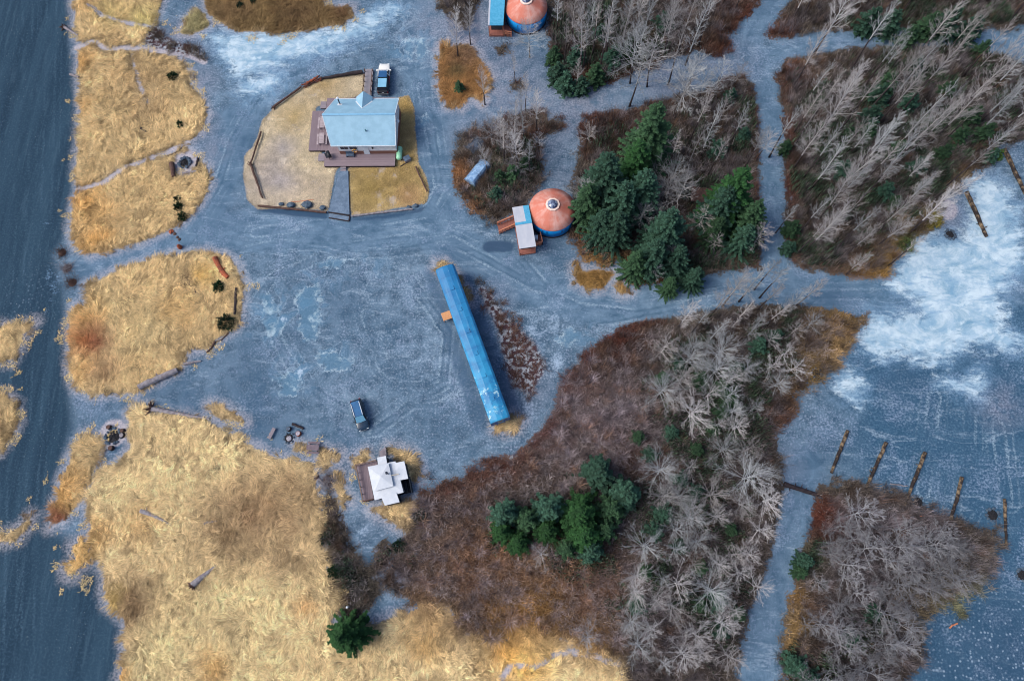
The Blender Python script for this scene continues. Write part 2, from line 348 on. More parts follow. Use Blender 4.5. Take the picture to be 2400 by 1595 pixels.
TRAILS = [([(180,112),(217,98),(255,115),(306,112),(360,118),(430,125),(480,145)],.55),([(184,443),(245,428),(270,405),(344,372),(400,352),(440,335)],.45),([(205,10),(240,38),(300,55),(350,62)],.35),
 ([(1170,1600),(1200,1555),(1250,1563),(1300,1535),(1340,1528),(1385,1533),(1420,1550),(1460,1556)],.4),([(310,130),(318,170),(330,205),(345,240)],.3),([(1530,1160),(1500,1170)],.2)]
PIT = [(434,383,46), (265,1015,46), (2216,490,40)]

core = .42
def axis(lo, hi, far):
    a = list(np.arange(lo, hi + core, core)); st = core; x = a[-1]
    while x < far: st *= 1.35; x += st; a.append(x)
    st = core; x = a[0]
    while x > -far: st *= 1.35; x -= st; a.insert(0, x)
    return np.array(a)
gx = axis(-104, 96, 1500); gy = axis(-24, 102, 1500)
GX, GY = np.meshgrid(gx, gy)
def region(polys, lim=6.0):
    o = np.full(GX.shape, -lim)
    for p in polys: o = np.maximum(o, polysd(GX, GY, P2(p), lim))
    return o
sd_grass, sd_lawn, sd_forest = region(GRASS), region(LAWN), region(FOREST)
sd_pud = region(PUD, 3.0)
sd_mott, sd_ice, sd_dark, sd_beach = region(MOTT), region(ICE), region(DARK), region(BEACH, 12.0)
road_d = np.full(GX.shape, -9.0); flow = np.zeros(GX.shape + (3,)); bestd = np.full(GX.shape, 1e9)
for i, (pts, hw) in enumerate(ROADS):
    d, s, o = linedist(GX, GY, P2(pts)); road_d = np.maximum(road_d, hw - d)
    k = d < bestd; bestd = np.where(k, d, bestd)
    flow[k] = np.stack([s + 60 * i, o, np.full(s.shape, 7.0 * i)], -1)[k]
TRACKS = [[(440,860),(560,760),(640,650),(760,600),(920,592),(1060,565),(1200,640),(1350,722),(1500,737)],[(520,600),(650,572),(800,580),(950,560)],[(600,545),(750,525),(900,515),(1000,500),(1032,440),(1012,330),(990,200)],[(620,700),(650,800),(710,900),(810,960)],
 [(880,1010),(960,950),(1040,900),(1050,780),(960,650)],[(1240,640),(1330,750),(1430,748),(1570,722),(1720,695)],[(1180,560),(1290,690),(1400,742)],[(2440,545),(2250,640),(2080,690),(1900,690)],[(2440,690),(2250,725),(2100,705)],[(60,1640),(72,1200),(92,800),(112,400),(122,-20)],[(20,1640),(30,1200),(40,700),(60,300),(66,-20)],
 [(2275,900),(2266,1200)],[(2340,1000),(2358,1170)],[(2190,930),(2165,1150)],[(720,105),(610,215),(545,330),(512,430),(470,500)],[(960,40),(900,90),(760,135),(640,190)],[(1000,60),(1000,220),(1020,360)],[(900,640),(860,740),(900,860),(1000,940)]]
tk_d = np.full(GX.shape, 1e9); tk_o = np.full(GX.shape, 9.0)
for i, pts in enumerate(TRACKS):
    d, s_, o_ = linedist(GX, GY, P2(pts)); k = d < tk_d; tk_d = np.where(k, d, tk_d); tk_o = np.where(k, np.clip(o_, -9, 9), tk_o)
trail_d = np.full(GX.shape, -6.0)
for pts, hw in TRAILS: trail_d = np.maximum(trail_d, hw - linedist(GX, GY, P2(pts))[0])
for u, v, r in PIT: trail_d = np.maximum(trail_d, (blob(GX, GY, u, v, r) ** 1.25) * 2.4 - .7)
sd_grass = np.minimum(sd_grass, -trail_d)
sd_forest = np.minimum(sd_forest, -(road_d - .3) * 1.2)
def blobs(lst):
    o = np.zeros(GX.shape)
    for u, v, r, k in lst: o = np.maximum(o, blob(GX, GY, u, v, r) * k)
    return o
frost = blobs([(820,800,480,.5),(1000,850,280,.75),(1150,900,200,.8),(1250,780,220,.9),(560,120,180,.9),(700,100,180,.9),(880,60,160,.8),(920,1380,90,.9),(990,1300,70,.6),(1100,1000,150,.6),(950,1010,140,.45),(850,800,190,.35),(900,520,200,.4),(1180,700,150,.6),(1300,760,130,.9),(1240,960,80,1),(1300,850,90,1),(1400,770,70,.8),(1060,350,110,.5),
 (1200,250,140,.55),(1400,230,120,.5),(1700,150,130,.7),(1900,110,140,.65),(2150,90,160,.6),(1790,330,70,.7),(1790,470,60,.6),(640,740,80,.6),(720,720,80,.7),(690,880,80,.6),(780,840,70,.6),(850,1240,60,.9),
 (640,430,90,.7),(432,383,50,.9),(460,130,80,.7),(465,230,40,.6),(900,60,140,.8),(960,110,80,.8),(600,250,80,.6),(950,290,60,.5),(1080,700,70,.3),(2100,640,260,.7),(2250,700,200,.7),(1900,1150,60,.5),(1850,1300,60,.4),
 (2000,900,120,.5),(2250,900,90,.5),(300,620,120,.3),(520,520,120,.25),(130,650,90,.8),(115,720,70,.7),(112,520,60,.6),(125,450,40,.5),(1000,1100,100,.5),(900,1080,80,.4),(1150,1040,90,.6),(1170,545,80,.7),(1230,500,60,.3),(2330,950,90,.35),(930,1400,90,.6),
 (950,440,40,.3),(1100,340,60,.6),(2240,520,60,.6),(2300,1250,80,.2),(2350,1500,160,.3),(195,1000,30,.6),(130,560,40,.3)])
puddle = blobs([(640,740,80,1),(720,720,70,1),(690,880,70,.9),(780,840,60,.9),(960,110,70,1),(920,40,80,.8),(620,210,80,.7),(990,280,25,1),(750,640,80,.6),(870,620,70,.5),(2000,330,1,0),(1390,800,60,.6)])
stones = blobs([(2380,1540,230,1),(2250,1570,150,.7),(2200,950,220,.35),(60,700,160,.3),(265,1015,28,.8)])

dusty = blobs([(1080,60,150,.9),(1150,200,150,.9),(1230,270,170,.9),(1360,245,150,.8),(1130,320,100,.8),(1550,190,140,.7),(1700,150,100,.6),(1320,420,70,.4),(430,100,90,.8),(470,190,60,.7),(470,300,60,.7),(500,350,50,.6),(440,360,60,.5),(900,1180,90,.4),(1160,700,60,.5),(1240,900,80,.6),(2270,430,90,.7),(2220,500,80,.8),(2340,950,80,.6),(1830,1090,70,.4)])
flat = np.clip(np.clip((GX - at(1880, 700)[0]) / 8, 0, 1) * np.clip((at(1900, 560)[1] - GY) / 8, 0, 1), 0, 1)

frost = np.maximum(frost, np.clip(trail_d + .3, 0, 1) * .95)
dark_tone = blobs([(620,1000,150,.8),(350,930,170,.9),(560,880,120,.7),(450,960,120,.8),(740,700,110,.8),(660,760,110,.6),(1060,600,60,.8),(700,900,110,.5),(520,480,120,.5),(560,330,110,.6),(930,300,90,.5),(1000,400,80,.5),(770,1080,90,.7),(820,1010,70,.6),(1230,560,80,.8),(1290,570,70,.8),(1200,640,70,.4),
 (900,100,110,.5),(1170,130,90,.6),(1250,150,80,.6),(1330,420,60,.4),(1780,400,60,.3),(1960,700,70,.9),(2100,860,110,.8),(2300,860,100,.7),(1900,1060,80,.6),(1850,1500,110,.5),(900,990,60,.5)])
for pl, w_ in (([(1008,640),(1060,790),(1100,900),(1135,990)], 1.1), ([(1072,640),(1120,770),(1160,860),(1200,960)], 1.5), ([(1040,780),(1085,900),(1120,1010)], .5), ([(607,490),(690,496),(766,506)], .8), ([(826,516),(960,500)], .8)):
    dark_tone = np.maximum(dark_tone, np.clip(1.3 - linedist(GX, GY, P2(pl))[0] / w_, 0, 1))  # ground darkened in spots and along the carriage sides and lawn edging
# plant colour over the ground (a property of the plants, used by the blades and twigs as well)
veg = np.empty(GX.shape + (3,))
def paint(mask, c): 
    global veg
    veg = veg * (1 - mask[..., None]) + np.array(c) * mask[..., None]
S = lambda a, s=1.0: np.clip(a / s + .5, 0, 1)
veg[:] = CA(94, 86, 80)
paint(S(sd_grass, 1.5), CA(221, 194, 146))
paint(S(region(GRASS[4:5]), 2), CA(228, 204, 158))
paint(S(region(GRASS[10:11]), 1), CA(128, 106, 72)); paint(S(region(GRASS[11:12]), 1), CA(150, 142, 104)); paint(S(region(GRASS[12:13]), 1), CA(150, 112, 72))
paint(S(region(GRASS[13:16]), 1), CA(150, 118, 70)); paint(S(region(LAWN), 1), CA(196, 182, 156)); paint(S(region(LAWN[1:]), 1), CA(172, 150, 104))
def pb(lst):
    for u, v, r, c, k in lst:
        m = blob(GX, GY, u, v, r) * k * (.45 + 1.1 * np.clip(fbm(GX, GY, .35, int(u + v)) - .15, 0, 1)); paint(np.clip(m, 0, 1), CA(*c))
ORG, RUST, PALE, BRN, OLV = (208,160,92), (128,70,56), (226,208,160), (132,106,80), (160,140,84)
pb([(200,480,70,ORG,.9),(220,560,60,ORG,.8),(195,140,40,ORG,.8),(195,250,40,ORG,.6),(200,20,40,ORG,.5),(215,730,50,ORG,.9),(200,790,60,(190,120,60),.9),(225,800,55,RUST,.9),(240,870,50,RUST,.6),(190,860,40,ORG,.7),
 (160,1130,60,ORG,.9),(150,1180,40,ORG,.9),(140,1215,40,RUST,1),(190,1300,60,(226,180,100),1),(225,1250,50,ORG,.8),(325,1230,70,ORG,.5),(500,1560,60,ORG,.8),(275,1590,50,ORG,.9),(270,1400,40,(200,170,80),.8),
 (300,1400,90,BRN,.9),(320,1440,60,BRN,.9),(290,1530,40,(110,80,60),.8),(530,1240,110,BRN,.9),(600,1200,130,(150,118,90),.8),(680,1250,120,(150,124,96),.8),(650,1150,90,(160,132,98),.7),(720,1150,70,BRN,.6),
 (380,1560,90,PALE,1),(360,1520,70,PALE,.8),(600,1480,160,PALE,.5),(450,1440,140,PALE,.5),(340,760,90,PALE,.5),(250,710,50,PALE,.4),(715,1420,35,(200,140,70),.8),(1180,1530,90,(220,170,90),.7),(1240,1540,80,(222,176,90),.8),(1010,1480,80,(206,160,90),.7),
 (355,190,60,BRN,.6),(350,260,60,BRN,.55),(300,180,70,(170,140,100),.5),(250,520,60,ORG,.4),(440,650,50,BRN,.5),(480,640,40,(214,176,90),.7),(420,720,60,(196,154,90),.6),(260,30,60,(196,180,112),.6),(340,40,50,(196,184,116),.7),
 (550,20,80,BRN,.6),(700,40,90,(104,82,62),.8),(800,30,40,(108,80,62),.8),(640,430,80,(166,160,164),.9),(660,350,50,(168,162,164),.8),(720,450,70,(176,160,150),.5),(620,390,60,(170,160,155),.7),(870,440,60,(140,120,70),.7),(930,420,60,(130,106,60),.7),(960,460,40,(176,132,104),.6),
 (760,200,60,(170,140,80),.6),(690,270,60,(176,150,92),.6),(950,250,40,(180,150,90),.7),(950,320,40,(150,124,90),.8)])
# forest floor and brush
pb([(1050,190,70,(150,110,70),.9),(1100,130,60,(108,92,84),.9),(1070,170,30,(60,66,48),.8),(1075,410,50,(150,104,66),1),(1110,480,40,(150,106,70),1),(1200,340,60,(118,88,78),.9),(1170,400,80,(92,90,74),1),(1200,440,80,(124,112,108),1),(1150,320,60,(120,104,100),1),
 (1420,300,90,(92,60,50),1),(1390,190,90,(104,64,48),.9),(1680,120,60,(110,70,50),1),(1740,30,90,(100,66,52),1),(1820,70,60,(98,58,46),1),(1860,180,60,(96,56,46),1),(1845,300,50,(90,56,48),1),(1840,450,60,(86,52,48),1),(1900,160,60,(130,100,62),.6),
 (1400,600,90,(150,116,70),1),(1370,560,60,(110,80,62),.9),(1500,640,70,(150,112,66),1),(1560,670,60,(120,84,60),1),(2060,640,80,(168,134,80),1),(2090,600,60,(158,128,78),1),(2150,540,80,(140,116,74),1),(2000,650,70,(120,92,70),.9),(2190,510,40,(150,138,66),1),(2130,570,40,(92,104,62),1),
 (1960,760,90,(160,130,84),1),(1920,800,80,(140,112,72),1),(1970,820,60,(176,148,108),.8),(1890,880,70,(150,124,78),1),(1860,930,60,(128,98,70),.9),(1830,980,60,(106,76,64),.9),
 (1440,790,110,(96,58,50),1),(1350,880,80,(92,54,48),1),(1290,1000,80,(104,72,66),1),(1180,1090,90,(108,78,70),1),(1090,1140,90,(112,84,76),1),(1010,1160,70,(112,88,82),1),(1400,930,40,(150,110,66),.8),
 (1380,1000,190,(128,114,120),1),(1300,1080,110,(104,86,84),.9),(1480,960,120,(118,106,112),.9),(1450,1060,60,(96,72,66),.9),(1520,1090,80,(100,72,60),.9),(1020,1250,110,(116,100,96),1),(1080,1350,150,(140,112,94),1),(1150,1300,130,(142,108,86),1),(1250,1360,160,(146,114,90),1),(1400,1370,130,(138,106,90),1),
 (1350,1440,120,(118,88,66),.9),(1130,1450,110,(102,80,66),.9),(1270,1440,90,(150,116,66),.9),(1200,1460,80,(186,140,76),.9),(1400,1500,80,(150,116,74),.9),(980,1420,60,(140,108,76),.7),(790,1260,60,(70,66,62),.9),(830,1380,70,(66,66,58),.9),(860,1440,60,(80,74,74),.9),(930,1330,60,(90,78,82),.9),
 (1950,1230,70,(106,62,50),1),(1930,1200,50,(104,60,48),1),(2060,1290,160,(104,100,110),.9),(2150,1250,120,(108,102,110),.9),(2250,1330,110,(116,112,112),.9),(2250,1400,90,(126,132,96),.9),(2150,1420,80,(120,108,84),.8),(2000,1480,160,(94,90,100),.9),(1900,1310,50,(70,76,58),1),
 (1870,1400,40,(160,124,72),1),(1870,1450,40,(170,140,92),1),(1860,1500,40,(174,142,92),1),(1880,1560,60,(88,68,58),1),(1650,1000,200,(92,84,86),.8),(1620,1300,220,(94,86,88),.8),(1560,1500,150,(98,90,94),.8),(2050,300,240,(84,82,80),.9),(2250,250,180,(84,82,80),.9),(1950,420,160,(84,78,76),.8),(1420,60,160,(80,76,70),.8),(2260,430,70,(130,112,84),.8)])
jit = .82 + .36 * fbm(GX, GY, .8, 5); veg *= jit[..., None]

ix0, iy0 = gx.searchsorted(-104), gy.searchsorted(-24)
def samp(A, x, y):
    """bilinear look-up of a ground map in the evenly spaced core"""
    fx = np.clip((x - gx[ix0]) / core + ix0, 0, len(gx) - 2); fy = np.clip((y - gy[iy0]) / core + iy0, 0, len(gy) - 2)
    i = fx.astype(int); j = fy.astype(int); a = fx - i; b = fy - j
    if A.ndim == 3: a = a[:, None]; b = b[:, None]
    return (A[j, i] * (1 - a) + A[j, i + 1] * a) * (1 - b) + (A[j + 1, i] * (1 - a) + A[j + 1, i + 1] * a) * b

# ---- ground surface material
g = NT('ground_surface'); p = g.pos()
n_big = g.noise(p, .09, 4.0, .6); n_mid = g.noise(p, .55, 5.0, .62); n_fine = g.noise(p, 3.2, 4.0, .7); n_grit = g.noise(p, 11.0, 2.0, .7)
edge = g.math('ADD', g.math('MULTIPLY', g.math('SUBTRACT', n_mid, .5), 2.4), g.math('MULTIPLY', g.math('SUBTRACT', n_fine, .5), 1.5))
def mask(a, soft=.3, amp=1.0, off=0.0): return g.rng(g.math('ADD', g.math('ADD', g.attr(a), off), g.math('MULTIPLY', edge, amp)), -soft, soft)
fl = g.attr('flow', 1)
wob = g.n('ShaderNodeVectorMath', operation='ADD'); g.l(fl, wob.inputs[0]); g.l(g.scale(g.noise(p, .16, 2.0), 0, 5.0, 0), wob.inputs[1]); fl = wob.outputs[0]
streak = g.noise(g.scale(fl, .09, .85, 1.0), 1.0, 6.0, .7, .5); streak2 = g.noise(g.scale(fl, .3, 2.2, 1.0), 1.0, 4.0, .65, .4)
col = g.mix(g.rng(n_big, .35, .68), C(76, 102, 126), C(106, 130, 152))
col = g.mix(g.rng(n_mid, .28, .66), C(58, 82, 104), col)
col = g.mix(g.math('MULTIPLY', g.rng(n_fine, .46, .74), .7), col, C(138, 154, 174))
col = g.mix(g.math('MULTIPLY', g.rng(n_grit, .55, .8), .5), col, C(34, 56, 76))
col = g.mix(g.math('MULTIPLY', g.attr('flat'), .8), col, g.mix(g.rng(n_fine, .35, .75), C(36, 70, 98), C(60, 98, 126)))
roadm = g.rng(g.math('ADD', g.attr('road'), g.math('MULTIPLY', edge, .8)), -1.0, .9)
rc = g.mix(g.rng(g.math('ADD', g.math('MULTIPLY', streak, .45), g.math('MULTIPLY', n_mid, .55)), .34, .66), C(70, 98, 124), C(100, 126, 150)); rc = g.mix(g.math('MULTIPLY', g.math('MULTIPLY', g.rng(streak2, .55, .8), g.rng(n_big, .42, .6)), .45), rc, C(128, 154, 178))
rc = g.mix(g.math('MULTIPLY', g.rng(streak, .56, .72), .35), rc, C(112, 142, 168))
rc = g.mix(g.math('MULTIPLY', g.rng(n_fine, .45, .8), .35), rc, C(70, 98, 130))
col = g.mix(g.math('MULTIPLY', roadm, .8), col, rc)
fr = g.attr('frost')
fz = g.rng(g.math('ADD', g.math('MULTIPLY', n_fine, .55), g.math('MULTIPLY', n_mid, .55)), g.math('SUBTRACT', .78, g.math('MULTIPLY', fr, .34)), g.math('SUBTRACT', .98, g.math('MULTIPLY', fr, .34)))
col = g.mix(g.math('MULTIPLY', fz, g.math('MULTIPLY', fr, g.math('SUBTRACT', .95, g.math('MULTIPLY', g.attr('flat'), .65)))), col, C(150, 170, 194))
tko = g.math('ABSOLUTE', g.math('ADD', g.attr('tk'), g.math('MULTIPLY', g.math('SUBTRACT', n_mid, .5), .5)))
tkl = g.math('ADD', g.rng(g.math('ABSOLUTE', g.math('SUBTRACT', tko, .85)), .10, .30, 1.0, 0.0), g.math('MULTIPLY', g.rng(g.math('ABSOLUTE', g.math('SUBTRACT', tko, 1.9)), .05, .22, 1.0, 0.0), .6))
tkl = g.math('MULTIPLY', tkl, g.rng(n_fine, .35, .7)); tkl = g.math('MULTIPLY', tkl, g.rng(g.noise(p, .12, 3.0), .42, .6))
col = g.mix(g.math('MULTIPLY', tkl, .7), col, C(152, 174, 192)); col = g.mix(g.math('MULTIPLY', g.math('MULTIPLY', g.rng(g.math('ABSOLUTE', g.math('SUBTRACT', tko, .45)), .06, .3, 1.0, 0.0), g.rng(n_big, .4, .6)), .4), col, C(46, 76, 102))
dust = g.rng(g.math('ADD', g.math('MULTIPLY', g.noise(p, .16, 6.0, .7, .8), .7), g.math('MULTIPLY', n_fine, .3)), .50, .64)
col = g.mix(g.math('MULTIPLY', g.math('MULTIPLY', dust, g.rng(n_fine, .35, .65)), .5), col, C(146, 162, 190)); dk = g.rng(g.noise(g.scale(p, 1, 1.3, 1), .21, 6.0, .7, .6), .52, .66); col = g.mix(g.math('MULTIPLY', dk, .42), col, C(44, 76, 102))
lanes = g.noise(g.scale(p, .22, .9, 1), .5, 6.0, .7, 1.6); col = g.mix(g.math('MULTIPLY', g.math('MULTIPLY', g.rng(lanes, .54, .66), g.rng(n_fine, .3, .6)), .5), col, C(150, 170, 190))
# beach of dark sand and fine gravel, drawn out along the wheel marks
bn = g.noise(g.scale(p, .30, .018, 1), 1.0, 6.0, .6, .4); bn2 = g.noise(g.scale(p, 1.6, .12, 1), 1.0, 4.0, .6, .5)
bc = g.mix(g.rng(bn, .3, .7), C(26, 50, 70), C(44, 70, 90)); bc = g.mix(g.math('MULTIPLY', g.rng(bn2, .50, .75), .45), bc, C(66, 92, 112)); bc = g.mix(g.math('MULTIPLY', g.rng(n_fine, .46, .7), .55), bc, C(66, 90, 110))
bc = g.mix(g.math('MULTIPLY', g.rng(n_grit, .45, .7), .65), bc, C(20, 38, 54))
bc = g.mix(g.math('MULTIPLY', fz, g.math('MULTIPLY', fr, 1.3), None), bc, C(120, 150, 184))
spk = g.noise(p, 4.6, 1.0, .5); spkm = g.math('MULTIPLY', g.rng(spk, .72, .77), g.rng(n_big, .4, .6))
bc = g.mix(g.math('MULTIPLY', spkm, .8), bc, C(170, 180, 188))
bc = g.mix(g.math('MULTIPLY', tkl, .35), bc, C(84, 112, 134))
col = g.mix(mask('beach', 1.2, .5), col, bc)
# stony river flat
vo = g.n('ShaderNodeTexVoronoi'); g.l(p, vo.inputs['Vector']); vo.inputs['Scale'].default_value = 2.1; vo.inputs['Randomness'].default_value = 1.0
sc_ = g.math('MULTIPLY', g.rng(vo.outputs['Distance'], .15, .42, 1.0, 0.0), g.rng(g.attr('stones'), .05, .6)); vr = g.n('ShaderNodeSeparateColor'); g.l(vo.outputs['Color'], vr.inputs[0])
sc_ = g.math('MULTIPLY', sc_, g.rng(vr.outputs[0], .35, .8)); col = g.mix(g.math('MULTIPLY', g.rng(g.attr('stones'), .1, .9), .55), col, C(40, 66, 92)); col = g.mix(g.math('MULTIPLY', sc_, .8), col, C(132, 152, 174))
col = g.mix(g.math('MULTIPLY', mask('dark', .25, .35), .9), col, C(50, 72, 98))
dm = g.math('MULTIPLY', g.attr('dark_tone'), g.rng(g.math('ADD', g.math('MULTIPLY', n_mid, .6), g.math('MULTIPLY', n_fine, .4)), .30, .62)); col = g.mix(g.math('MULTIPLY', dm, .72), col, C(48, 76, 104))
du = g.math('MULTIPLY', g.attr('dusty'), g.rng(n_mid, .25, .6)); col = g.mix(g.math('MULTIPLY', du, .75), col, g.mix(g.rng(n_fine, .35, .65), C(96, 98, 116), C(148, 148, 162)))
trm = g.rng(g.math('ADD', g.attr('trail'), g.math('MULTIPLY', edge, .25)), -.25, .25); col = g.mix(g.math('MULTIPLY', trm, .85), col, g.mix(g.rng(n_fine, .35, .65), C(140, 138, 152), C(186, 180, 186)))
frg = g.rng(g.math('ADD', g.attr('grass'), g.math('MULTIPLY', edge, .9)), -1.9, -.1); col = g.mix(g.math('MULTIPLY', g.math('MULTIPLY', frg, g.rng(n_fine, .3, .6)), .6), col, C(168, 164, 172))
# frozen puddles with white rims
pn = g.noise(p, .42, 3.0, .55, .6); rim = g.rng(g.math('ABSOLUTE', g.math('SUBTRACT', pn, .52)), 0.0, .035, 1.0, 0.0)
pu = g.attr('puddle'); inner = g.rng(pn, .52, .60)
col = g.mix(g.math('MULTIPLY', g.math('MULTIPLY', inner, pu), .6), col, C(96, 138, 170)); col = g.mix(g.math('MULTIPLY', g.math('MULTIPLY', rim, pu), .45), col, C(164, 190, 212))
col = g.mix(g.math('MULTIPLY', g.math('MULTIPLY', g.rng(pn, .64, .72), pu), .9), col, C(178, 196, 216))
pd = g.math('ADD', g.attr('pud'), g.math('MULTIPLY', edge, 1.5)); pin = g.rng(pd, -.5, .5); prm = g.math('MULTIPLY', g.rng(g.math('ABSOLUTE', pd), .0, .28, 1.0, 0.0), g.rng(g.noise(p, .7, 3.0), .45, .62))
col = g.mix(g.math('MULTIPLY', pin, .62), col, g.mix(g.rng(g.noise(p, .5, 6.0, .7, .5), .50, .64), C(80, 118, 146), C(164, 188, 202))); col = g.mix(g.math('MULTIPLY', prm, .6), col, C(176, 194, 208))
# ice sheet
icn = g.noise(g.scale(p, .8, 1.5, 1), .2, 9.0, .72, .9); ic = g.mix(g.rng(icn, .3, .62), C(104, 144, 172), C(182, 200, 213)); ic = g.mix(g.math('MULTIPLY', g.rng(n_mid, .42, .6), .5), ic, C(116, 154, 184)); ic = g.mix(g.math('MULTIPLY', g.rng(g.noise(p, .5, 4.0, .6), .55, .7), .8), ic, C(188, 206, 218))
ic = g.mix(g.math('MULTIPLY', g.rng(streak2, .5, .75), g.math('MULTIPLY', roadm, .7)), ic, C(90, 134, 176))
edge2 = g.math('MULTIPLY', g.math('SUBTRACT', g.noise(g.scale(p, .7, 1.5, 1), .9, 9.0, .78, .6), .5), 9.0)
icm = g.rng(g.math('ADD', g.attr('ice'), g.math('ADD', g.math('MULTIPLY', g.math('SUBTRACT', icn, .5), 9.0), g.math('ADD', edge2, g.math('MULTIPLY', edge, 1.2)))), -1.4, 1.6)
icm = g.math('MULTIPLY', icm, g.rng(g.attr('ice'), -3.4, -1.5)); hal = g.math('MULTIPLY', g.rng(g.math('ADD', g.attr('ice'), g.math('MULTIPLY', edge, 2.2)), -3.2, .8), .45); col = g.mix(hal, col, g.mix(n_fine, C(88, 128, 164), C(126, 160, 192)))
col = g.mix(icm, col, ic)
# plants: mottled heath, grass turf, lawn, forest litter
vg = g.attr('tint', 0)
def dim(c, k):
    x = g.n('ShaderNodeVectorMath', operation='SCALE'); g.l(c, x.inputs[0]); g.l(k, x.inputs['Scale']); return x.outputs[0]
mo = g.noise(p, 1.5, 4.0, .6); mc = g.mix(g.rng(mo, .46, .55), C(64, 40, 42), g.mix(g.rng(n_fine, .3, .7), C(124, 134, 144), C(170, 172, 182)))
mc = g.mix(g.math('MULTIPLY', g.rng(n_mid, .52, .66), .85), mc, C(72, 44, 42))
col = g.mix(g.math('MULTIPLY', mask('mott', .5, .9), .92), col, mc)
lit = dim(vg, g.rng(n_fine, .25, .75, .30, .85)); lit = g.mix(g.math('MULTIPLY', g.rng(n_grit, .5, .75), .5), lit, C(44, 34, 32))
lit = g.mix(g.math('MULTIPLY', g.rng(n_mid, .48, .60), g.rng(fr, .3, .8)), lit, C(112, 128, 152)); lit = g.mix(g.math('MULTIPLY', g.rng(n_mid, .60, .70), g.math('MULTIPLY', g.rng(g.attr('forest'), 0.0, 5.0, 1.0, .1), .55)), lit, C(120, 134, 160))
col = g.mix(mask('forest', .3, 2.3, .2), col, lit)
lw = dim(vg, g.rng(n_fine, .25, .75, .70, 1.12)); lw = g.mix(g.math('MULTIPLY', g.rng(g.noise(p, .35, 5.0, .65), .48, .62), .5), lw, C(158, 152, 158)); lw = g.mix(g.math('MULTIPLY', g.rng(n_grit, .55, .8), .35), lw, dim(vg, .55))
col = g.mix(mask('lawn', .25, .22), col, lw)
gr = dim(vg, g.rng(n_fine, .25, .75, .42, .88))  # plant colour dimmed under the blades, shade of the gaps painted in
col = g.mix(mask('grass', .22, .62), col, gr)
g.l(col, g.b.inputs['Base Color']); g.b.inputs['Roughness'].default_value = .85; g.b.inputs['Specular IOR Level'].default_value = .12
g.bump(g.math('ADD', g.math('MULTIPLY', n_fine, .7), g.math('MULTIPLY', n_grit, .4)), .6, .10)
GROUND = g.mat

GZ = np.zeros(GX.shape)
GZ += np.clip(np.maximum(sd_grass, 0) * .12, 0, .22) * (0.4 + fbm(GX, GY, .4, 3)) + np.clip(np.maximum(sd_forest, 0) * .1, 0, .25) * fbm(GX, GY, .3, 9)
ny, nx_ = GX.shape
V = np.stack([GX, GY, GZ], -1).reshape(-1, 3)
A = {'grass': sd_grass, 'lawn': sd_lawn, 'forest': sd_forest, 'mott': sd_mott, 'ice': sd_ice, 'dark': sd_dark, 'beach': sd_beach, 'road': np.clip(road_d, -6, 6), 'frost': frost, 'puddle': puddle, 'stones': stones, 'flat': flat, 'tk': tk_o, 'dark_tone': dark_tone, 'trail': trail_d, 'dusty': dusty, 'pud': sd_pud}
I = np.arange(ny * nx_).reshape(ny, nx_)
FQ = np.stack([I[:-1, :-1], I[:-1, 1:], I[1:, 1:], I[1:, :-1]], -1).reshape(-1, 4)
def fc(a): return ((a[:-1, :-1] + a[1:, 1:] + a[:-1, 1:] + a[1:, :-1]) / 4).ravel()
fg, fl_, ff, fb, frd, fi = fc(sd_grass), fc(sd_lawn), fc(sd_forest), fc(sd_beach), fc(road_d), fc(sd_ice)
cls = np.zeros(len(FQ), int)
cls[frd > 0] = 1; cls[fb > 0] = 2; cls[(fi > 0) & (frd < 1.5)] = 3; cls[ff > 0] = 4; cls[(fl_ > 0)] = 5; cls[fg > 0] = 6
def sub(name, k):
    F_ = FQ[cls == k]
    if not len(F_): return None
    u, inv = np.unique(F_, return_inverse=True)
    at_ = {n_: a.ravel()[u] for n_, a in A.items()}; at_['flow'] = flow.reshape(-1, 3)[u]
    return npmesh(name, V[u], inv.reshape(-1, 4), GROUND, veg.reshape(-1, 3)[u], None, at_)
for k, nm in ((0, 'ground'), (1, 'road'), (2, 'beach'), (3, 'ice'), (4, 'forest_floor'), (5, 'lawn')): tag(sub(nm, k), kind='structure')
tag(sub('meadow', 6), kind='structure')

# ================================================================== GRASS AND BRUSH (nobody could count the blades)
BLADE = tintmat('dry_blades', .9, .20); TWIG = tintmat('dry_twigs', .9, .55)
def gscatter(n, x0=-100, x1=92, y0=-21, y1=97):
    x = rng.uniform(x0, x1, n); y = rng.uniform(y0, y1, n); return x, y
def blades(name, x, y, L, Wd, hz, col, ang, kind_label, cat, matl):
    """flat pointed blades: root at ground, tip L away in direction ang and hz high"""
    n = len(x); z0 = samp(GZ, x, y)
    dx, dy = np.cos(ang), np.sin(ang); px, py = -dy * Wd / 2, dx * Wd / 2
    v = np.empty((n, 5, 3))
    v[:, 0] = np.stack([x + px, y + py, z0], -1); v[:, 1] = np.stack([x - px, y - py, z0], -1)
    mx, my, mz = x + dx * L * .55, y + dy * L * .55, z0 + hz * .8
    v[:, 2] = np.stack([mx - px * .8, my - py * .8, mz], -1); v[:, 3] = np.stack([mx + px * .8, my + py * .8, mz], -1)
    v[:, 4] = np.stack([x + dx * L, y + dy * L, z0 + hz], -1)
    b = (np.arange(n) * 5)[:, None]
    f = np.concatenate([b + np.array([[0, 1, 2]]), b + np.array([[0, 2, 3]]), b + np.array([[3, 2, 4]])])
    o = npmesh(name, v.reshape(-1, 3), f, matl, np.repeat(col, 5, 0)); return tag(o, kind_label, cat, None, 'stuff')
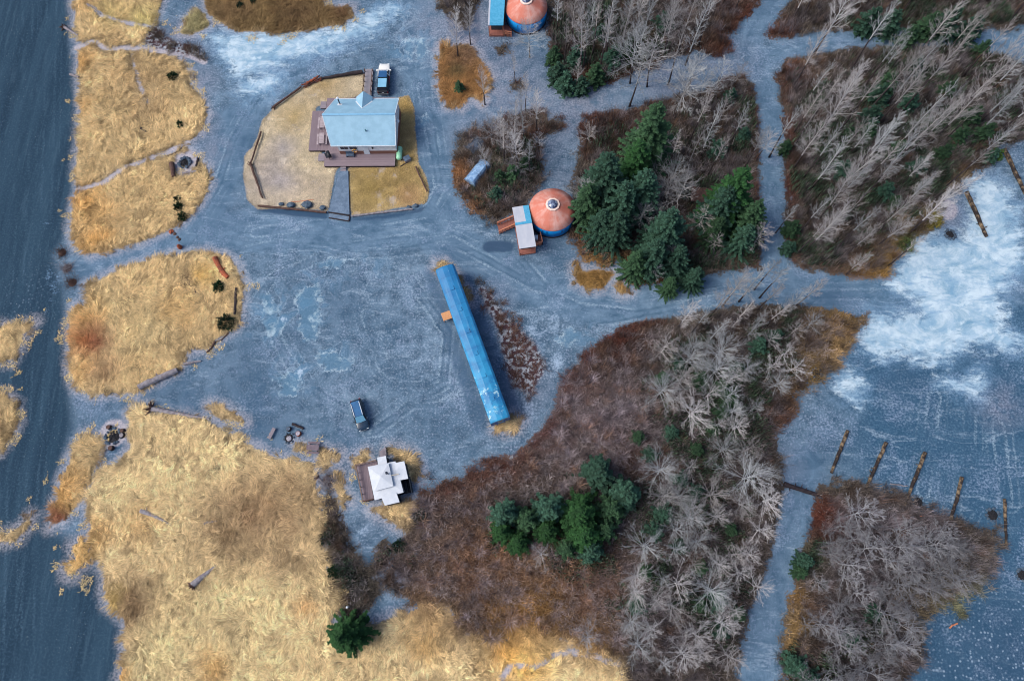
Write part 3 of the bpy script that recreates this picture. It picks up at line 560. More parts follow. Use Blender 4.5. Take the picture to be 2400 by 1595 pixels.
# meadow grass: long, matted, swirling
x, y = gscatter(1400000); s = samp(sd_grass, x, y)
k = (s + (fbm(x, y, 1.0, 2) - .55) * 2.6 > -.1) & (samp(trail_d, x, y) < .1) & (vnoise(x, y, 1.1, 31) + rng.random(len(x)) * .5 > .33)
x, y = x[k], y[k]; n = len(x)
ang = fbm(x, y, .22, 40, 2) * 12 + fbm(x, y, .8, 41, 2) * 5 + rng.normal(0, .30, n)
c = samp(veg, x, y) * (.78 + .5 * fbm(x, y, 1.7, 44))[:, None] * rng.normal(1, .1, (n, 1))
c *= (.66 + .6 * fbm(x, y, .14, 46, 3))[:, None]; w = fbm(x, y, .55, 47, 3) > .60; c[w] = c[w] * .55 + CA(120, 92, 64) * .25; w = rng.random(n) < .1; c[w] *= .55
blades('dry_grass', x, y, rng.uniform(.4, 1.1, n), rng.uniform(.03, .07, n), rng.uniform(.06, .40, n) * (.6 + .9 * fbm(x, y, .5, 60)), np.clip(c, .01, .9), ang, 'pale straw coloured dry grass matted over the meadow beside the dark beach', 'grass', BLADE)
NGR = n
def tussocks(name, cx, cy, per, L, Wd, hz, col, lean, spread, label, cat, matl, root=.12):
    m = len(cx); i = np.repeat(np.arange(m), per); n = len(i); sc = rng.uniform(.6, 1.3, m)[i]
    x = cx[i] + rng.normal(0, root, n); y = cy[i] + rng.normal(0, root, n); ang = lean[i] + rng.normal(0, spread, n)
    c = col[i] * rng.normal(1, .13, (n, 1))
    return blades(name, x, y, rng.uniform(L[0], L[1], n) * sc, rng.uniform(Wd[0], Wd[1], n), rng.uniform(hz[0], hz[1], n) * sc, np.clip(c, .004, .95), ang, label, cat, matl)
x, y = gscatter(90000); s = samp(sd_grass, x, y); k = (s + (fbm(x, y, .7, 202) - .55) * 2.4 > 0) & (samp(trail_d, x, y) < -.1) & (fbm(x, y, .22, 207) + rng.random(len(x)) * .3 > .5); x, y = x[k], y[k]; n = len(x)
c = samp(veg, x, y) * rng.normal(1.0, .12, (n, 1)) * (.74 + .5 * fbm(x, y, .3, 209))[:, None]; dkm = rng.random(n) < .10; c[dkm] *= .62
tussocks('grass_tussocks', x, y, 15, (.45, 1.25), (.04, .08), (.1, .5), c, fbm(x, y, .2, 215, 2) * 12 + rng.normal(0, .35, n), .38, 'swirling tussocks of pale straw coloured grass standing in the meadow', 'grass', BLADE)
# short lawn grass
x, y = gscatter(700000, -58, -14, 45, 82); s = samp(sd_lawn, x, y); k = (s > .0) & (vnoise(x, y, .9, 77) + rng.random(len(x)) * .6 > .72); x, y = x[k], y[k]; n = len(x)
c = samp(veg, x, y) * rng.normal(1, .14, (n, 1)) * (.78 + .5 * fbm(x, y, 1.3, 4))[:, None]
blades('lawn_grass', x, y, rng.uniform(.12, .3, n), rng.uniform(.05, .09, n), rng.uniform(.03, .12, n), np.clip(c, .01, .9), rng.uniform(0, 6.3, n), 'short dry frosty lawn around the house with the blue roof', 'grass', BLADE)
# low brush and leafless shrubs of the wood, a mass of stems
x, y = gscatter(2000000); s = samp(sd_forest, x, y)
dens = .25 + .75 * fbm(x, y, .25, 81)
k = (s + (fbm(x, y, .9, 21) - .5) * 1.6 > .1) & (rng.random(len(x)) < dens * .30) & (samp(road_d, x, y) < .3); x, y = x[k], y[k]; n = len(x)
clump = fbm(x, y, .33, 91, 3)
hh = rng.uniform(.3, 1.0, n) * (.35 + 2.1 * np.clip(clump - .25, 0, 1)) * np.clip(samp(sd_forest, x, y) * .35 + .35, .3, 1.3)
c = samp(veg, x, y) * (.62 + .75 * vnoise(x, y, 1.1, 95))[:, None] * rng.normal(1, .16, (n, 1)) 
pale = rng.random(n) < .10; c[pale] = c[pale] * .4 + CA(168, 158, 158) * .55
ang = rng.uniform(0, 6.3, n)
blades('forest_brush', x, y, rng.uniform(.2, .85, n), rng.uniform(.022, .055, n), hh, np.clip(c, .006, .9), ang, 'brown and grey leafless brush covering the floor of the wood', 'brush', TWIG)
NBR = n
x, y = gscatter(76000); s = samp(sd_forest, x, y); s2 = np.maximum(s, samp(sd_mott, x, y) - .3)
k = (s2 + (fbm(x, y, .55, 230) - .5) * 4.2 > -.4) & (samp(road_d, x, y) < .2) & (rng.random(len(x)) < np.where(samp(sd_mott, x, y) > 0, .5, 1)) & (fbm(x, y, .4, 233) + rng.random(len(x)) * .5 > .55) & (samp(sd_lawn, x, y) < -.5) & (samp(sd_grass, x, y) < .2); x, y = x[k], y[k]; n = len(x)
tone = fbm(x, y, .45, 236, 3); c = samp(veg, x, y) * (.55 + 1.0 * rng.random(n) ** 1.4)[:, None]
gy_ = (rng.random(n) < .25 + .4 * (fbm(x, y, .12, 260) > .5)) & (samp(sd_forest, x, y) > 1.5); c[gy_] = c[gy_] * .4 + CA(158, 150, 154) * (.25 + .6 * rng.random((gy_.sum(), 1)))
redz = blobs([(1840,400,300,1),(1400,200,220,1),(1700,100,180,1),(1300,950,300,1),(1150,1090,220,1),(1930,1220,60,1),(1390,300,90,1),(1200,300,110,1),(1480,760,120,1),(1200,800,150,1)])
rd = (samp(sd_forest, x, y) < 1.6) & (rng.random(n) < samp(redz, x, y) * 1.5); c[rd] = c[rd] * .5 + CA(92, 54, 46) * (.25 + .5 * rng.random((rd.sum(), 1)))
tussocks('bushy_brush', x, y, 22, (.25, 1.0), (.02, .05), (.15, 1.1), c, rng.uniform(0, 6.3, n), 2.0, 'clumps of leafless grey brown and rust brown scrub along the wood and its ragged edge', 'brush', TWIG, .22)
x, y = gscatter(15000); s = samp(sd_forest, x, y); k = (s > .4) & (fbm(x, y, .3, 253) + rng.random(len(x)) * .5 > .62) & (samp(road_d, x, y) < -1); x, y = x[k], y[k]; n = len(x)
c = samp(veg, x, y) * .35 + np.where(rng.random((n, 1)) < .65, CA(142, 134, 142)[None], CA(124, 98, 84)[None]) * (.15 + 1.0 * rng.random((n, 1)) ** 1.5)
clr = blobs([(1380,1000,220,1),(1250,1100,200,1),(1050,1250,200,1),(1300,1400,260,1),(2100,1300,300,.6),(1050,1380,160,1)]); c *= (.5 + .6 * np.clip(samp(clr, x, y) * 1.6, 0, 1))[:, None]
tussocks('leafless_shrubs', x, y, 70, (.4, 1.5), (.014, .034), (.7, 2.3), c, rng.uniform(0, 6.3, n), 2.2, 'rounded leafless shrubs with grey lilac twig tips filling the brown clearing', 'brush', TWIG, .16)
# evergreen ground cover and saplings under the bare trees
green = blobs([(1320,150,90,1),(1400,170,100,.9),(1440,80,120,.8),(1340,90,80,.7),(1520,100,90,.5),(1980,330,150,.7),(1900,420,110,.6),(2010,470,120,.8),(1920,230,90,.5),(2240,180,150,.8),(1700,260,110,.6),(1450,330,90,.5),(2060,40,110,.9),(2200,30,150,1),(2330,50,120,.9),(2100,180,130,.9),(2060,260,120,.9),(2180,230,110,.6),(2130,340,130,.9),(2270,280,140,.9),(2330,330,90,1),(2210,400,120,.8),(1960,400,90,.6),(2090,450,90,.8),(1870,560,70,1),(1960,560,90,.5),(1900,610,60,.4),
 (1680,330,90,.7),(1560,300,70,.4),(1640,440,90,.6),(1600,640,110,1),(1680,640,110,1),(1750,620,80,1),(1540,660,60,.8),(1640,870,110,.9),(1720,900,120,1),(1700,980,120,.9),(1780,830,100,.9),(1830,770,80,.8),(1560,880,80,.6),(1600,1020,90,.7),(1550,1060,80,.6),(1660,1100,110,.8),(1600,1190,120,.8),(1700,1260,110,.7),(1540,1330,110,.8),(1500,1400,90,.8),(1640,1400,130,.8),(1700,1480,90,.8),(1570,1270,90,.7),(1900,1320,70,1),(2050,1460,80,.5),(2000,1510,70,.6),(1890,1560,80,.9),(1200,390,80,1),(1160,450,60,.8),(1240,400,50,.8),(770,1250,40,.8),(800,1330,60,.7),(930,1290,50,.7),(1480,1210,90,.9),(1380,1240,140,.9),(1200,1230,80,.8)])
x, y = gscatter(2300000); gm = samp(green, x, y); s = samp(sd_forest, x, y)
k = (s > .5) & (rng.random(len(x)) < gm * .8) & (fbm(x, y, .38, 301, 3) > .58 - .28 * gm) & (samp(road_d, x, y) < -.3); x, y = x[k], y[k]; n = len(x)
cl = np.clip((fbm(x, y, .38, 301, 3) - .36) * 3.2, 0, 1); c = CA(36, 54, 44)[None] * (1 - vnoise(x, y, .9, 311))[:, None] + CA(84, 104, 84)[None] * vnoise(x, y, .9, 311)[:, None]; c = c * rng.normal(1, .25, (n, 1))
blades('evergreen_undergrowth', x, y, rng.uniform(.15, .5, n), rng.uniform(.06, .14, n), rng.uniform(.1, 1.0, n) * (.3 + 1.9 * cl), np.clip(c, .004, .5), rng.uniform(0, 6.3, n), 'dark green evergreen undergrowth in patches beneath the bare trees', 'undergrowth', TWIG)
# loose tufts along the beach edge and around the gravel
x, y = gscatter(260000, -98, -20, -20, 95); s = samp(sd_grass, x, y); k = (s < 0) & (s > -2.6) & (fbm(x, y, .55, 123) > .60 + .05 * -s) & (samp(road_d, x, y) < -.6) & (samp(sd_lawn, x, y) < -1); x, y = x[k], y[k]; n = len(x)
c = np.tile(CA(196, 176, 130), (n, 1)) * rng.normal(1, .15, (n, 1))
blades('beach_tufts', x, y, rng.uniform(.15, .45, n), rng.uniform(.05, .1, n), rng.uniform(.04, .2, n), np.clip(c, .01, .9), rng.uniform(0, 6.3, n), 'scattered straw coloured tufts along the edge of the dark beach', 'grass', BLADE)
print('blades', NGR, NBR)

# ================================================================== MATERIALS FOR BUILT THINGS
M_roof = mat('blue_roof_metal', C(128, 166, 190), C(138, 176, 200), .8, .5, fine=.05)
M_trim = mat('white_trim', C(205, 212, 220), C(190, 198, 208), 3, .6)
M_white = mat('white_siding', C(212, 216, 222), C(196, 202, 210), 2, .7)
M_brownwall = boards('brown_wainscot', C(112, 74, 64), C(130, 90, 78), .16, 2, .7, .12)
M_deckx = boards('deck_boards_lengthwise', C(116, 102, 112), C(136, 122, 130), .15, 1, .8)
M_decky = boards('deck_boards_crosswise', C(112, 98, 108), C(132, 118, 126), .15, 0, .8)
M_skirt = mat('deck_skirt', C(58, 46, 48), C(44, 36, 40), 4, .9)
M_glass = mat('window_glass', C(22, 32, 46), C(34, 46, 60), 1, .08, spec=.6)
M_pipe = mat('stovepipe_steel', C(70, 76, 90), C(50, 54, 66), 5, .4, .6)
M_orange = mat('orange_paint', C(206, 150, 60), C(190, 130, 48), 5, .6)
M_black = mat('black_enamel', C(20, 24, 32), C(34, 38, 46), 5, .4, spec=.4)
M_bluerail = None
M_yroof = NT('yurt_canvas_roof'); 
_o = M_yroof.objc(); _sp = M_yroof.n('ShaderNodeSeparateXYZ'); M_yroof.l(_o, _sp.inputs[0])
_an = M_yroof.math('ARCTAN2', _sp.outputs[1], _sp.outputs[0])
_ra = M_yroof.n('ShaderNodeCombineXYZ'); M_yroof.l(M_yroof.math('SINE', _an), _ra.inputs[0]); M_yroof.l(M_yroof.math('COSINE', _an), _ra.inputs[1])
_frst = M_yroof.math('ADD', M_yroof.math('MULTIPLY', M_yroof.noise(_ra.outputs[0], 1.1, 3.0), .7), M_yroof.math('MULTIPLY', M_yroof.noise(_o, .9, 5.0), .45))
_c = M_yroof.mix(M_yroof.rng(_frst, .50, .72), C(186, 110, 94), C(198, 152, 144))
_c = M_yroof.mix(M_yroof.math('MULTIPLY', M_yroof.rng(M_yroof.noise(_o, 14, 2.0), .5, .8), .2), _c, C(160, 90, 72))
_sm = M_yroof.math('ABSOLUTE', M_yroof.math('SUBTRACT', M_yroof.math('FRACT', M_yroof.math('MULTIPLY', _an, 3.1831)), .5)); _c = M_yroof.mix(M_yroof.rng(_sm, .0, .06, .30, 0.0), _c, C(150, 84, 70))
M_yroof.l(_c, M_yroof.b.inputs['Base Color']); M_yroof.b.inputs['Roughness'].default_value = .75; M_yroof = M_yroof.mat
M_ywall = mat('blue_yurt_canvas', C(4, 140, 214), C(8, 124, 200), 1.5, .6, fine=.1)
M_ring = mat('skylight_ring', C(226, 204, 194), C(210, 190, 184), 4, .6)
M_dome = mat('skylight_dome', C(120, 134, 160), C(56, 64, 96), .9, .06, spec=.8, stretch=(2, 2, .2), lo=.45, hi=.55)
M_cedar = boards('red_cedar_boards', C(128, 78, 70), C(148, 94, 82), .14, 0, .75)
M_cedarrail = mat('cedar_rail', C(198, 130, 100), C(176, 112, 88), 4, .7)
M_annex = mat('frosted_porch_roof', C(178, 182, 194), C(168, 174, 188), 1.4, .6, stretch=(1, .4, 1))
M_annexblue = mat('bare_blue_porch_roof', C(66, 150, 190), C(84, 164, 202), 2.5, .5, fine=.2)
M_cabroof = mat('white_cabin_roof', C(196, 202, 212), C(184, 192, 204), .9, .7, fine=.08)
M_cabstain = mat('rust_stain_strip', C(206, 196, 176), C(190, 176, 150), 6, .8)
M_cabwall = mat('dark_cabin_wall', C(60, 66, 74), C(46, 52, 60), 4, .8)
M_rock = mat('grey_rock', C(86, 104, 122), C(58, 72, 90), 2.2, .85, bump=.6, fine=.4)
M_char = mat('charred_wood', C(26, 28, 34), C(44, 44, 50), 7, .9)
M_ash = mat('pale_ash', C(176, 172, 184), C(120, 118, 130), 9, 1.0)
def wood(name, a, b, st=(1, 1, 1)): return mat(name, a, b, 2.2, .85, bump=.5, fine=.4, stretch=st)
M_drift = wood('silvery_driftwood', C(150, 146, 152), C(112, 106, 114))
M_barkd = wood('dark_bark', C(58, 50, 54), C(38, 34, 40))
M_barkb = wood('brown_bark', C(96, 74, 68), C(70, 52, 50))
M_peel = mat('half_peeled_log', C(44, 38, 38), C(132, 114, 92), 1.4, .85, lo=.44, hi=.66, bump=.4, fine=.3)
M_rot = wood('orange_rotten_wood', C(172, 92, 64), C(100, 60, 50))
M_grey = boards('grey_planks', C(124, 116, 126), C(142, 134, 144), .14, 1, .85, .12)
M_tank = mat('mint_green_tank_paint', C(126, 190, 156), C(150, 204, 174), 2, .4, spec=.4)
M_tarp = mat('pale_blue_tarp', C(138, 170, 204), C(104, 140, 182), 2.5, .6, lo=.4, hi=.6)
M_tarpd = mat('dark_slate_tarp', C(62, 78, 98), C(88, 104, 126), 2.5, .6)
M_tire = mat('tyre_rubber', C(26, 28, 32), C(34, 36, 40), 6, .9)
M_rim = mat('wheel_alloy', C(150, 156, 164), C(120, 126, 134), 6, .35, .7)

# ================================================================== HOUSE WITH THE BLUE ROOF
hx, hy = -27.2, 66.0
house = thing('house', 'house with a pale blue metal roof, white upper walls and a small entry gable', 'house', (hx, hy, 0))
lx0, lx1, ly0, ly1 = -31.3 - hx, -21.78 - hx, 61.66 - hy, 69.75 - hy      # walls
mb = MB(); mb.box(lx0, lx1, ly0, ly1, 1.5, 3.45)
rid = 65.76 - hy
wall = obj('wall', mb, M_white, house)
for xw, nm in ((lx0, 'w'), (lx1, 'e')):
    s = -1 if nm == 'w' else 1
    mb = MB(); mb.add([(xw, ly0, 3.45), (xw, ly1, 3.45), (xw, rid, 5.35), (xw - s * .15, ly0, 3.45), (xw - s * .15, ly1, 3.45), (xw - s * .15, rid, 5.35)],
        [(0, 1, 2), (5, 4, 3), (0, 2, 5, 3), (1, 4, 5, 2), (0, 3, 4, 1)]); obj('gable_wall', mb, M_white, house)
mb = MB(); mb.box(lx0 - .03, lx1 + .03, ly0 - .03, ly1 + .03, .05, 1.5); obj('wainscot', mb, M_brownwall, house)
def win(parent, x0, x1, z0, z1, y, s):
    mb = MB(); mb.box(x0, x1, y - .05, y + .05, z0, z1); f = obj('window', mb, M_trim, parent)
    mb = MB(); w = (x1 - x0 - .18) / 2
    mb.box(x0 + .07, x0 + .07 + w, y + s * .052, y + s * .07, z0 + .07, z1 - .07); mb.box(x1 - .07 - w, x1 - .07, y + s * .052, y + s * .07, z0 + .07, z1 - .07)
    obj('pane', mb, M_glass, f)
win(house, lx0 + .35, lx0 + 1.75, 2.05, 3.2, ly0 - .03, -1); win(house, lx0 + 1.85, lx0 + 3.2, 2.05, 3.2, ly0 - .03, -1)
mb = MB(); mb.box(4.0 + lx0, 4.95 + lx0, ly0 - .09, ly0 - .035, .62, 2.65); dr = obj('door', mb, M_trim, house)
mb = MB(); mb.box(lx0 + 4.06, lx0 + 4.12, ly0 - .14, ly0 - .091, 1.55, 1.7); obj('handle', mb, M_black, dr)
mb = MB(); mb.box(lx0 + 5.6, lx0 + 5.85, ly0 - .2, ly0 - .031, 2.3, 2.6); obj('wall_lamp', mb, M_black, house)
# roof slopes with the prow over the west deck
eW, eE, rW, rE = -32.15 - hx, -21.62 - hx, -33.3 - hx, -21.58 - hx; yS, yN = 61.42 - hy, 70.25 - hy; zr, ze, th = 5.6, 3.4, .10
def slope(name, ye, parent):
    mb = MB(); q = [(eW, ye, ze), (eE, ye, ze), (rE, rid, zr), (rW, rid, zr)]
    mb.add(q + [(a, b, c - th) for a, b, c in q], [(0, 1, 2, 3), (7, 6, 5, 4), (0, 4, 5, 1), (1, 5, 6, 2), (2, 6, 7, 3), (3, 7, 4, 0)]); return obj(name, mb, M_roof, parent)
roof_s = slope('roof', yS, house); roof_n = slope('roof', yN, house)
mb = MB(); mb.beam((rW - .02, rid, zr + .02), (rE + .02, rid, zr + .02), .34, .06); obj('ridge_cap', mb, mat('ridge_metal', C(116, 164, 196), C(124, 172, 204), 2, .4), roof_s)
mb = MB()
for ye in (yS, yN):
    s = -1 if ye == yS else 1
    mb.beam((eW, ye + s * .05, ze - .07), (eE, ye + s * .05, ze - .07), .09, .15)
    mb.beam((eE + .045, ye, ze - .07), (rE + .045, rid, zr - .07), .08, .18); mb.beam((eW - .045, ye, ze - .07), (rW - .045, rid, zr - .07), .08, .18)
obj('fascia', mb, M_trim, house)
# entry gable on the north side
gxm = (at(852.2, 225, 4.3)[0]) - hx; gw = 1.35; yfar = at(852.2, 217.2, 4.5)[1] - hy + .1; zg = 4.75; zge = 3.75; ymid = 67.4 - hy
def rz(y): return zr - (y - rid) / (yN - rid) * (zr - ze)
mb = MB()
yb = rid + (zr - zg) / (zr - ze) * (yN - rid); ybe = rid + (zr - zge) / (zr - ze) * (yN - rid)
for s in (-1, 1):
    q = [(gxm, yb - .1, zg), (gxm, yfar, zg), (gxm + s * gw, yfar - .35, zge), (gxm + s * gw, ybe - .05, zge)]
    mb.add(q + [(a, b, c - .08) for a, b, c in q], [(0, 1, 2, 3), (7, 6, 5, 4), (0, 4, 5, 1), (1, 5, 6, 2), (2, 6, 7, 3), (3, 7, 4, 0)])
gb = obj('entry_roof', mb, M_roof, house)
mb = MB(); mb.beam((gxm - gw, ybe, zge + .03), (gxm, yb - .1, zg + .03), .22, .03); mb.beam((gxm + gw, ybe, zge + .03), (gxm, yb - .1, zg + .03), .22, .03); obj('flashing', mb, M_trim, gb)
for s in (-1, 1): mb = MB(); mb.box(gxm + s * (gw - .15) - .06, gxm + s * (gw - .15) + .06, yfar - .75, yfar - .63, .6, zge - .1); obj('porch_post', mb, M_trim, house)
# chimney pipe and small vents
q = at(796.7, 243.4, 4.3); px_, py_ = q[0] - hx, q[1] - hy; pz = rz(py_)
mb = MB(); mb.lathe([(.10, pz - .1), (.10, pz + 1.55)], 10, c=(px_, py_)); pp = obj('stovepipe', mb, M_pipe, house, True)
mb = MB(); mb.lathe([(.2, pz + 1.55), (.2, pz + 1.72), (.05, pz + 1.8)], 12, c=(px_, py_)); obj('cap', mb, M_trim, pp)
mb = MB(); mb.prism([(px_ - .4, py_ - .3), (px_ + .3, py_ - .35), (px_ + .42, py_ + .1), (px_ - .1, py_ + .3), (px_ - .45, py_ + .15)], [rz(py_ + d) + .005 for d in (-.3, -.35, .1, .3, .15)], [rz(py_ + d) + .03 for d in (-.3, -.35, .1, .3, .15)]); obj('flashing', mb, M_trim, pp)
q = at(858, 308.5, 4.3); mb = MB(); vz = zr - (rid - (q[1] - hy)) / (rid - yS) * (zr - ze); mb.lathe([(.09, vz - .05), (.09, vz + .35), (.12, vz + .36), (.12, vz + .42)], 8, c=(q[0] - hx, q[1] - hy)); obj('vent_pipe', mb, mat('green_vent', C(64, 110, 120), C(50, 90, 104), 3, .5), house)
mb = MB()
for i in range(7): mb.tube([Vector((lx1 + .25, rid - .6 + .02 * i, 4.4)), Vector((lx1 + .6, rid - .6, 4.6))], [.02, .3 if i == 6 else .05], 10)
obj('satellite_dish', mb, M_trim, house)

# deck round the house: one built piece of three levels
deck = thing('wooden_deck', 'weathered plum brown deck wrapping three sides of the blue roofed house', 'deck', (hx, hy, 0))
def dbox(x0, x1, y0, y1, z1, m, nm='deck_floor'):
    mb = MB(); mb.box(x0 - hx, x1 - hx, y0 - hy, y1 - hy, z1 - .07, z1); o = obj(nm, mb, m, deck)
    mb = MB(); mb.box(x0 - hx + .06, x1 - hx - .06, y0 - hy + .06, y1 - hy - .06, 0, z1 - .072); obj('skirting', mb, M_skirt, o)
dbox(-36.8, -33.95, 62.35, 70.0, .58, M_decky); dbox(-33.95 + .003, -22.15, 59.38, 62.3, .6, M_deckx); dbox(-33.95 + .003, -31.4, 62.3 + .003, 69.9, .59, M_decky)
dbox(-34.5, -22.9, 69.9 + .003, 72.5, .6, M_deckx)
for nm, (a, b) in (('landing', ((747, 360), (760, 377))), ('landing', ((752, 238), (764, 254)))):
    p0, p1 = at(*a, .3), at(*b, .3); dbox(p0[0], p1[0], p1[1], p0[1], .3, M_grey, nm)
s0, s1 = at(798, 391, .4), at(811, 391, .4)
mb = MB()
for i in range(3): mb.box(s0[0] - hx, s1[0] - hx, 59.38 - hy - .36 * (i + 1), 59.38 - hy - .36 * i - .03, .42 - .14 * i - .06, .42 - .14 * i)
obj('steps', mb, M_grey, deck)
# ramp to the north with low rails
rp = thing('boardwalk', 'plank boardwalk with low rails leading to the entry gable of the house', 'boardwalk', (*at(864, 193)[:2], 0))
a0, a1 = at(857, 163, .3), at(871, 222, .6); ox, oy = rp.location[0], rp.location[1]
mb = MB(); mb.box(a0[0] - ox, a0[0] + 1.35 - ox, 72.55 - oy, a0[1] - oy, .3, .42); obj('planks', mb, boards('boardwalk_planks', C(128, 124, 132), C(142, 138, 148), .2, 1, .85, .1), rp)
for sx in (0, 1.35):
    mb = MB(); x = a0[0] + sx - ox
    for k in range(6): mb.box(x - .05, x + .05, 72.6 - oy + k * (a0[1] - 73.2) / 5, 72.7 - oy + k * (a0[1] - 73.2) / 5, 0, 1.1)
    mb.box(x - .045, x + .045, 72.6 - oy, a0[1] - oy - .4, 1.1, 1.17); obj('railing', mb, M_barkb, rp)

def picnic_table(name, label, u, v, z, rz_, mt, L=1.8, group=None):
    p = at(u, v, z + .7); t = thing(name, label, 'table', (p[0], p[1], z), rz_, group)
    mb = MB(); 
    for k in range(5): mb.box(-L / 2, L / 2, -.4 + k * .162, -.4 + k * .162 + .15, .70, .75)
    obj('table_top', mb, mt, t)
    for s in (-1, 1):
        mb = MB(); mb.box(-L / 2, L / 2, s * .72 - .14, s * .72 + .14, .42, .46); obj('bench_seat', mb, mt, t)
        mb = MB(); x = s * (L / 2 - .3)
        mb.beam((x, -.6, 0), (x, -.25, .7), .06, .1); mb.beam((x, .6, 0), (x, .25, .7), .06, .1); mb.box(x - .03, x + .03, -.8, .8, .36, .418); mb.box(x - .03, x + .03, -.38, .38, .64, .698); obj('leg_frame', mb, mt, t)
    return t
M_tbl = wood('weathered_table_wood', C(176, 164, 170), C(150, 138, 146)); M_tbl2 = wood('dark_table_wood', C(122, 110, 120), C(104, 92, 102))
picnic_table('picnic_table', 'pale weathered picnic table on the west deck, clear of the roof edge', 753.5, 324, .59, R_(92), M_tbl, 2.0)
picnic_table('picnic_table', 'picnic table on the west deck, half hidden under the roof edge', 756, 286, .59, R_(90), M_tbl, 2.2)
picnic_table('picnic_table', 'brown picnic table standing on the gravel near the small campfire', 733, 1048, 0, R_(-3), M_tbl2, 1.8)
# smoker grill on the deck corner
q = at(772, 365, 1.0); gl = thing('barbecue_grill', 'black barrel barbecue grill on the corner of the south deck', 'grill', (q[0], q[1], .6), R_(-62))
mb = MB(); mb.tube([(-.55, 0, .85), (.55, 0, .85)], .3, 12); obj('barrel', mb, M_black, gl, True)
mb = MB(); mb.box(-.5, .5, -.62, -.3, .78, .82); obj('shelf', mb, M_black, gl)
mb = MB(); mb.lathe([(.06, 1.1), (.06, 1.6)], 8, c=(.4, 0)); obj('smokestack', mb, M_black, gl)
for x in (-.45, .45):
    for y in (-.22, .22): mb = MB(); mb.box(x - .03, x + .03, y - .03, y + .03, 0, .7); obj('leg', mb, M_black, gl)
q = at(833.5, 347, 1.3); t = thing('life_ring', 'orange life ring hung on the south wall of the house', 'life ring', (q[0], 61.58, 1.75))
mb = MB(); mb.tube([(.38 * math.cos(a * .3927), -.06, .38 * math.sin(a * .3927)) for a in range(17)], .1, 8); obj('ring', mb, M_orange, t, True)
for a in (.6, 2.2, 3.7, 5.3): mb = MB(); mb.tube([(.38 * math.cos(a - .12), -.06, .38 * math.sin(a - .12)), (.38 * math.cos(a + .12), -.06, .38 * math.sin(a + .12))], .108, 8); obj('band', mb, M_trim, t)
q = at(821, 352, 1.0); t = thing('storage_bench', 'dark bench against the house wall below the pair of windows', 'bench', (q[0], 61.26, .6))
mb = MB(); mb.box(-.65, .65, -.28, .28, .4, .46); obj('seat', mb, M_tarpd, t)
mb = MB(); mb.box(-.65, .65, .24, .3, .46, .95); obj('backrest', mb, M_tarpd, t)
for x in (-.6, .6): mb = MB(); mb.box(x - .04, x + .04, -.26, .26, 0, .4); obj('leg', mb, M_tarpd, t)

# propane tank beside the deck
q = at(936, 359, .7); t = thing('propane_tank', 'mint green propane tank on blocks beside the east end of the deck', 'tank', (q[0], q[1], 0), R_(90))
mb = MB(); n = 16
mb.tube([(-1.2, 0, .72), (-1.12, 0, .72), (-.92, 0, .72), (.92, 0, .72), (1.12, 0, .72), (1.2, 0, .72)], [.12, .36, .48, .48, .36, .12], n); obj('tank_body', mb, M_tank, t, True)
mb = MB(); mb.lathe([(.16, 1.16), (.16, 1.32), (.1, 1.36)], 10); obj('valve_hood', mb, M_tank, t)
for x in (-.75, .75): mb = MB(); mb.box(x - .12, x + .12, -.4, .4, 0, .3); obj('block', mb, M_cabwall, t)
q = at(955, 376); mb = MB(); mb.box(-.5, .5, -.4, .4, 0, .7, 0); t = obj('utility_box', mb, M_grey); t.location = (q[0], q[1], 0); t.rotation_euler = (0, 0, .5); mb = MB(); mb.box(-.55, .55, -.45, .45, .702, .76); obj('lid', mb, M_tarpd, t); tag(t, 'low grey box in the dry grass right of the propane tank', 'box')

# ================================================================== RAIL CAR
e0 = (at(1019.6, 631, 4.15) + at(1062.7, 614.4, 4.15)) / 2; e1 = (at(1149, 992, 4.15) + at(1196, 974, 4.15)) / 2
dv = e1 - e0; RL = float(np.hypot(dv[0], dv[1])); rzc = math.atan2(dv[1], dv[0]); rc_ = (e0 + e1) / 2
rail = thing('railway_carriage', 'long bright blue retired railway passenger car standing on the gravel lot', 'railway car', (rc_[0], rc_[1], 0), rzc)
m = NT('faded_blue_carriage_paint'); o_ = m.objc(); sx = m.n('ShaderNodeSeparateXYZ'); m.l(o_, sx.inputs[0])
nz = m.noise(o_, 1.1, 6.0, .68, .4); cc = m.mix(m.rng(sx.outputs[0], -RL / 2, RL / 2), C(34, 118, 172), C(44, 146, 192))
cc = m.mix(m.rng(m.noise(o_, .5, 4.0), .35, .7), cc, C(26, 104, 158)); wear = m.rng(sx.outputs[0], -3.0, 12.0, 0.0, .16)
pt = m.rng(m.math('ADD', nz, wear), .70, .76); cc = m.mix(m.math('MULTIPLY', pt, .75), cc, C(170, 206, 216))
st_ = m.noise(m.scale(o_, .3, 5, 1), 1.0, 3.0); cc = m.mix(m.math('MULTIPLY', m.rng(st_, .52, .75), .4), cc, C(90, 140, 176))
sm = m.math('ABSOLUTE', m.math('SUBTRACT', m.math('FRACT', m.math('MULTIPLY', sx.outputs[0], .42)), .5)); cc = m.mix(m.rng(sm, .0, .03, .45, 0.0), cc, C(20, 78, 128))
fi2 = m.noise(o_, 9, 2.0); cc = m.mix(m.math('MULTIPLY', m.rng(fi2, .6, .8), .18), cc, C(24, 80, 140))
m.l(cc, m.b.inputs['Base Color']); m.b.inputs['Roughness'].default_value = .5; M_rail = m.mat
M_railside = mat('dark_blue_carriage_side', C(22, 84, 146), C(30, 98, 160), 1.2, .5, fine=.3)
hw = 1.5; prof = [(-hw, 3.45), (-hw + .05, 3.78), (-hw + .32, 4.02), (-hw + .36, 4.03), (-.4, 4.19), (.4, 4.19), (hw - .36, 4.03), (hw - .32, 4.02), (hw - .05, 3.78), (hw, 3.45)]
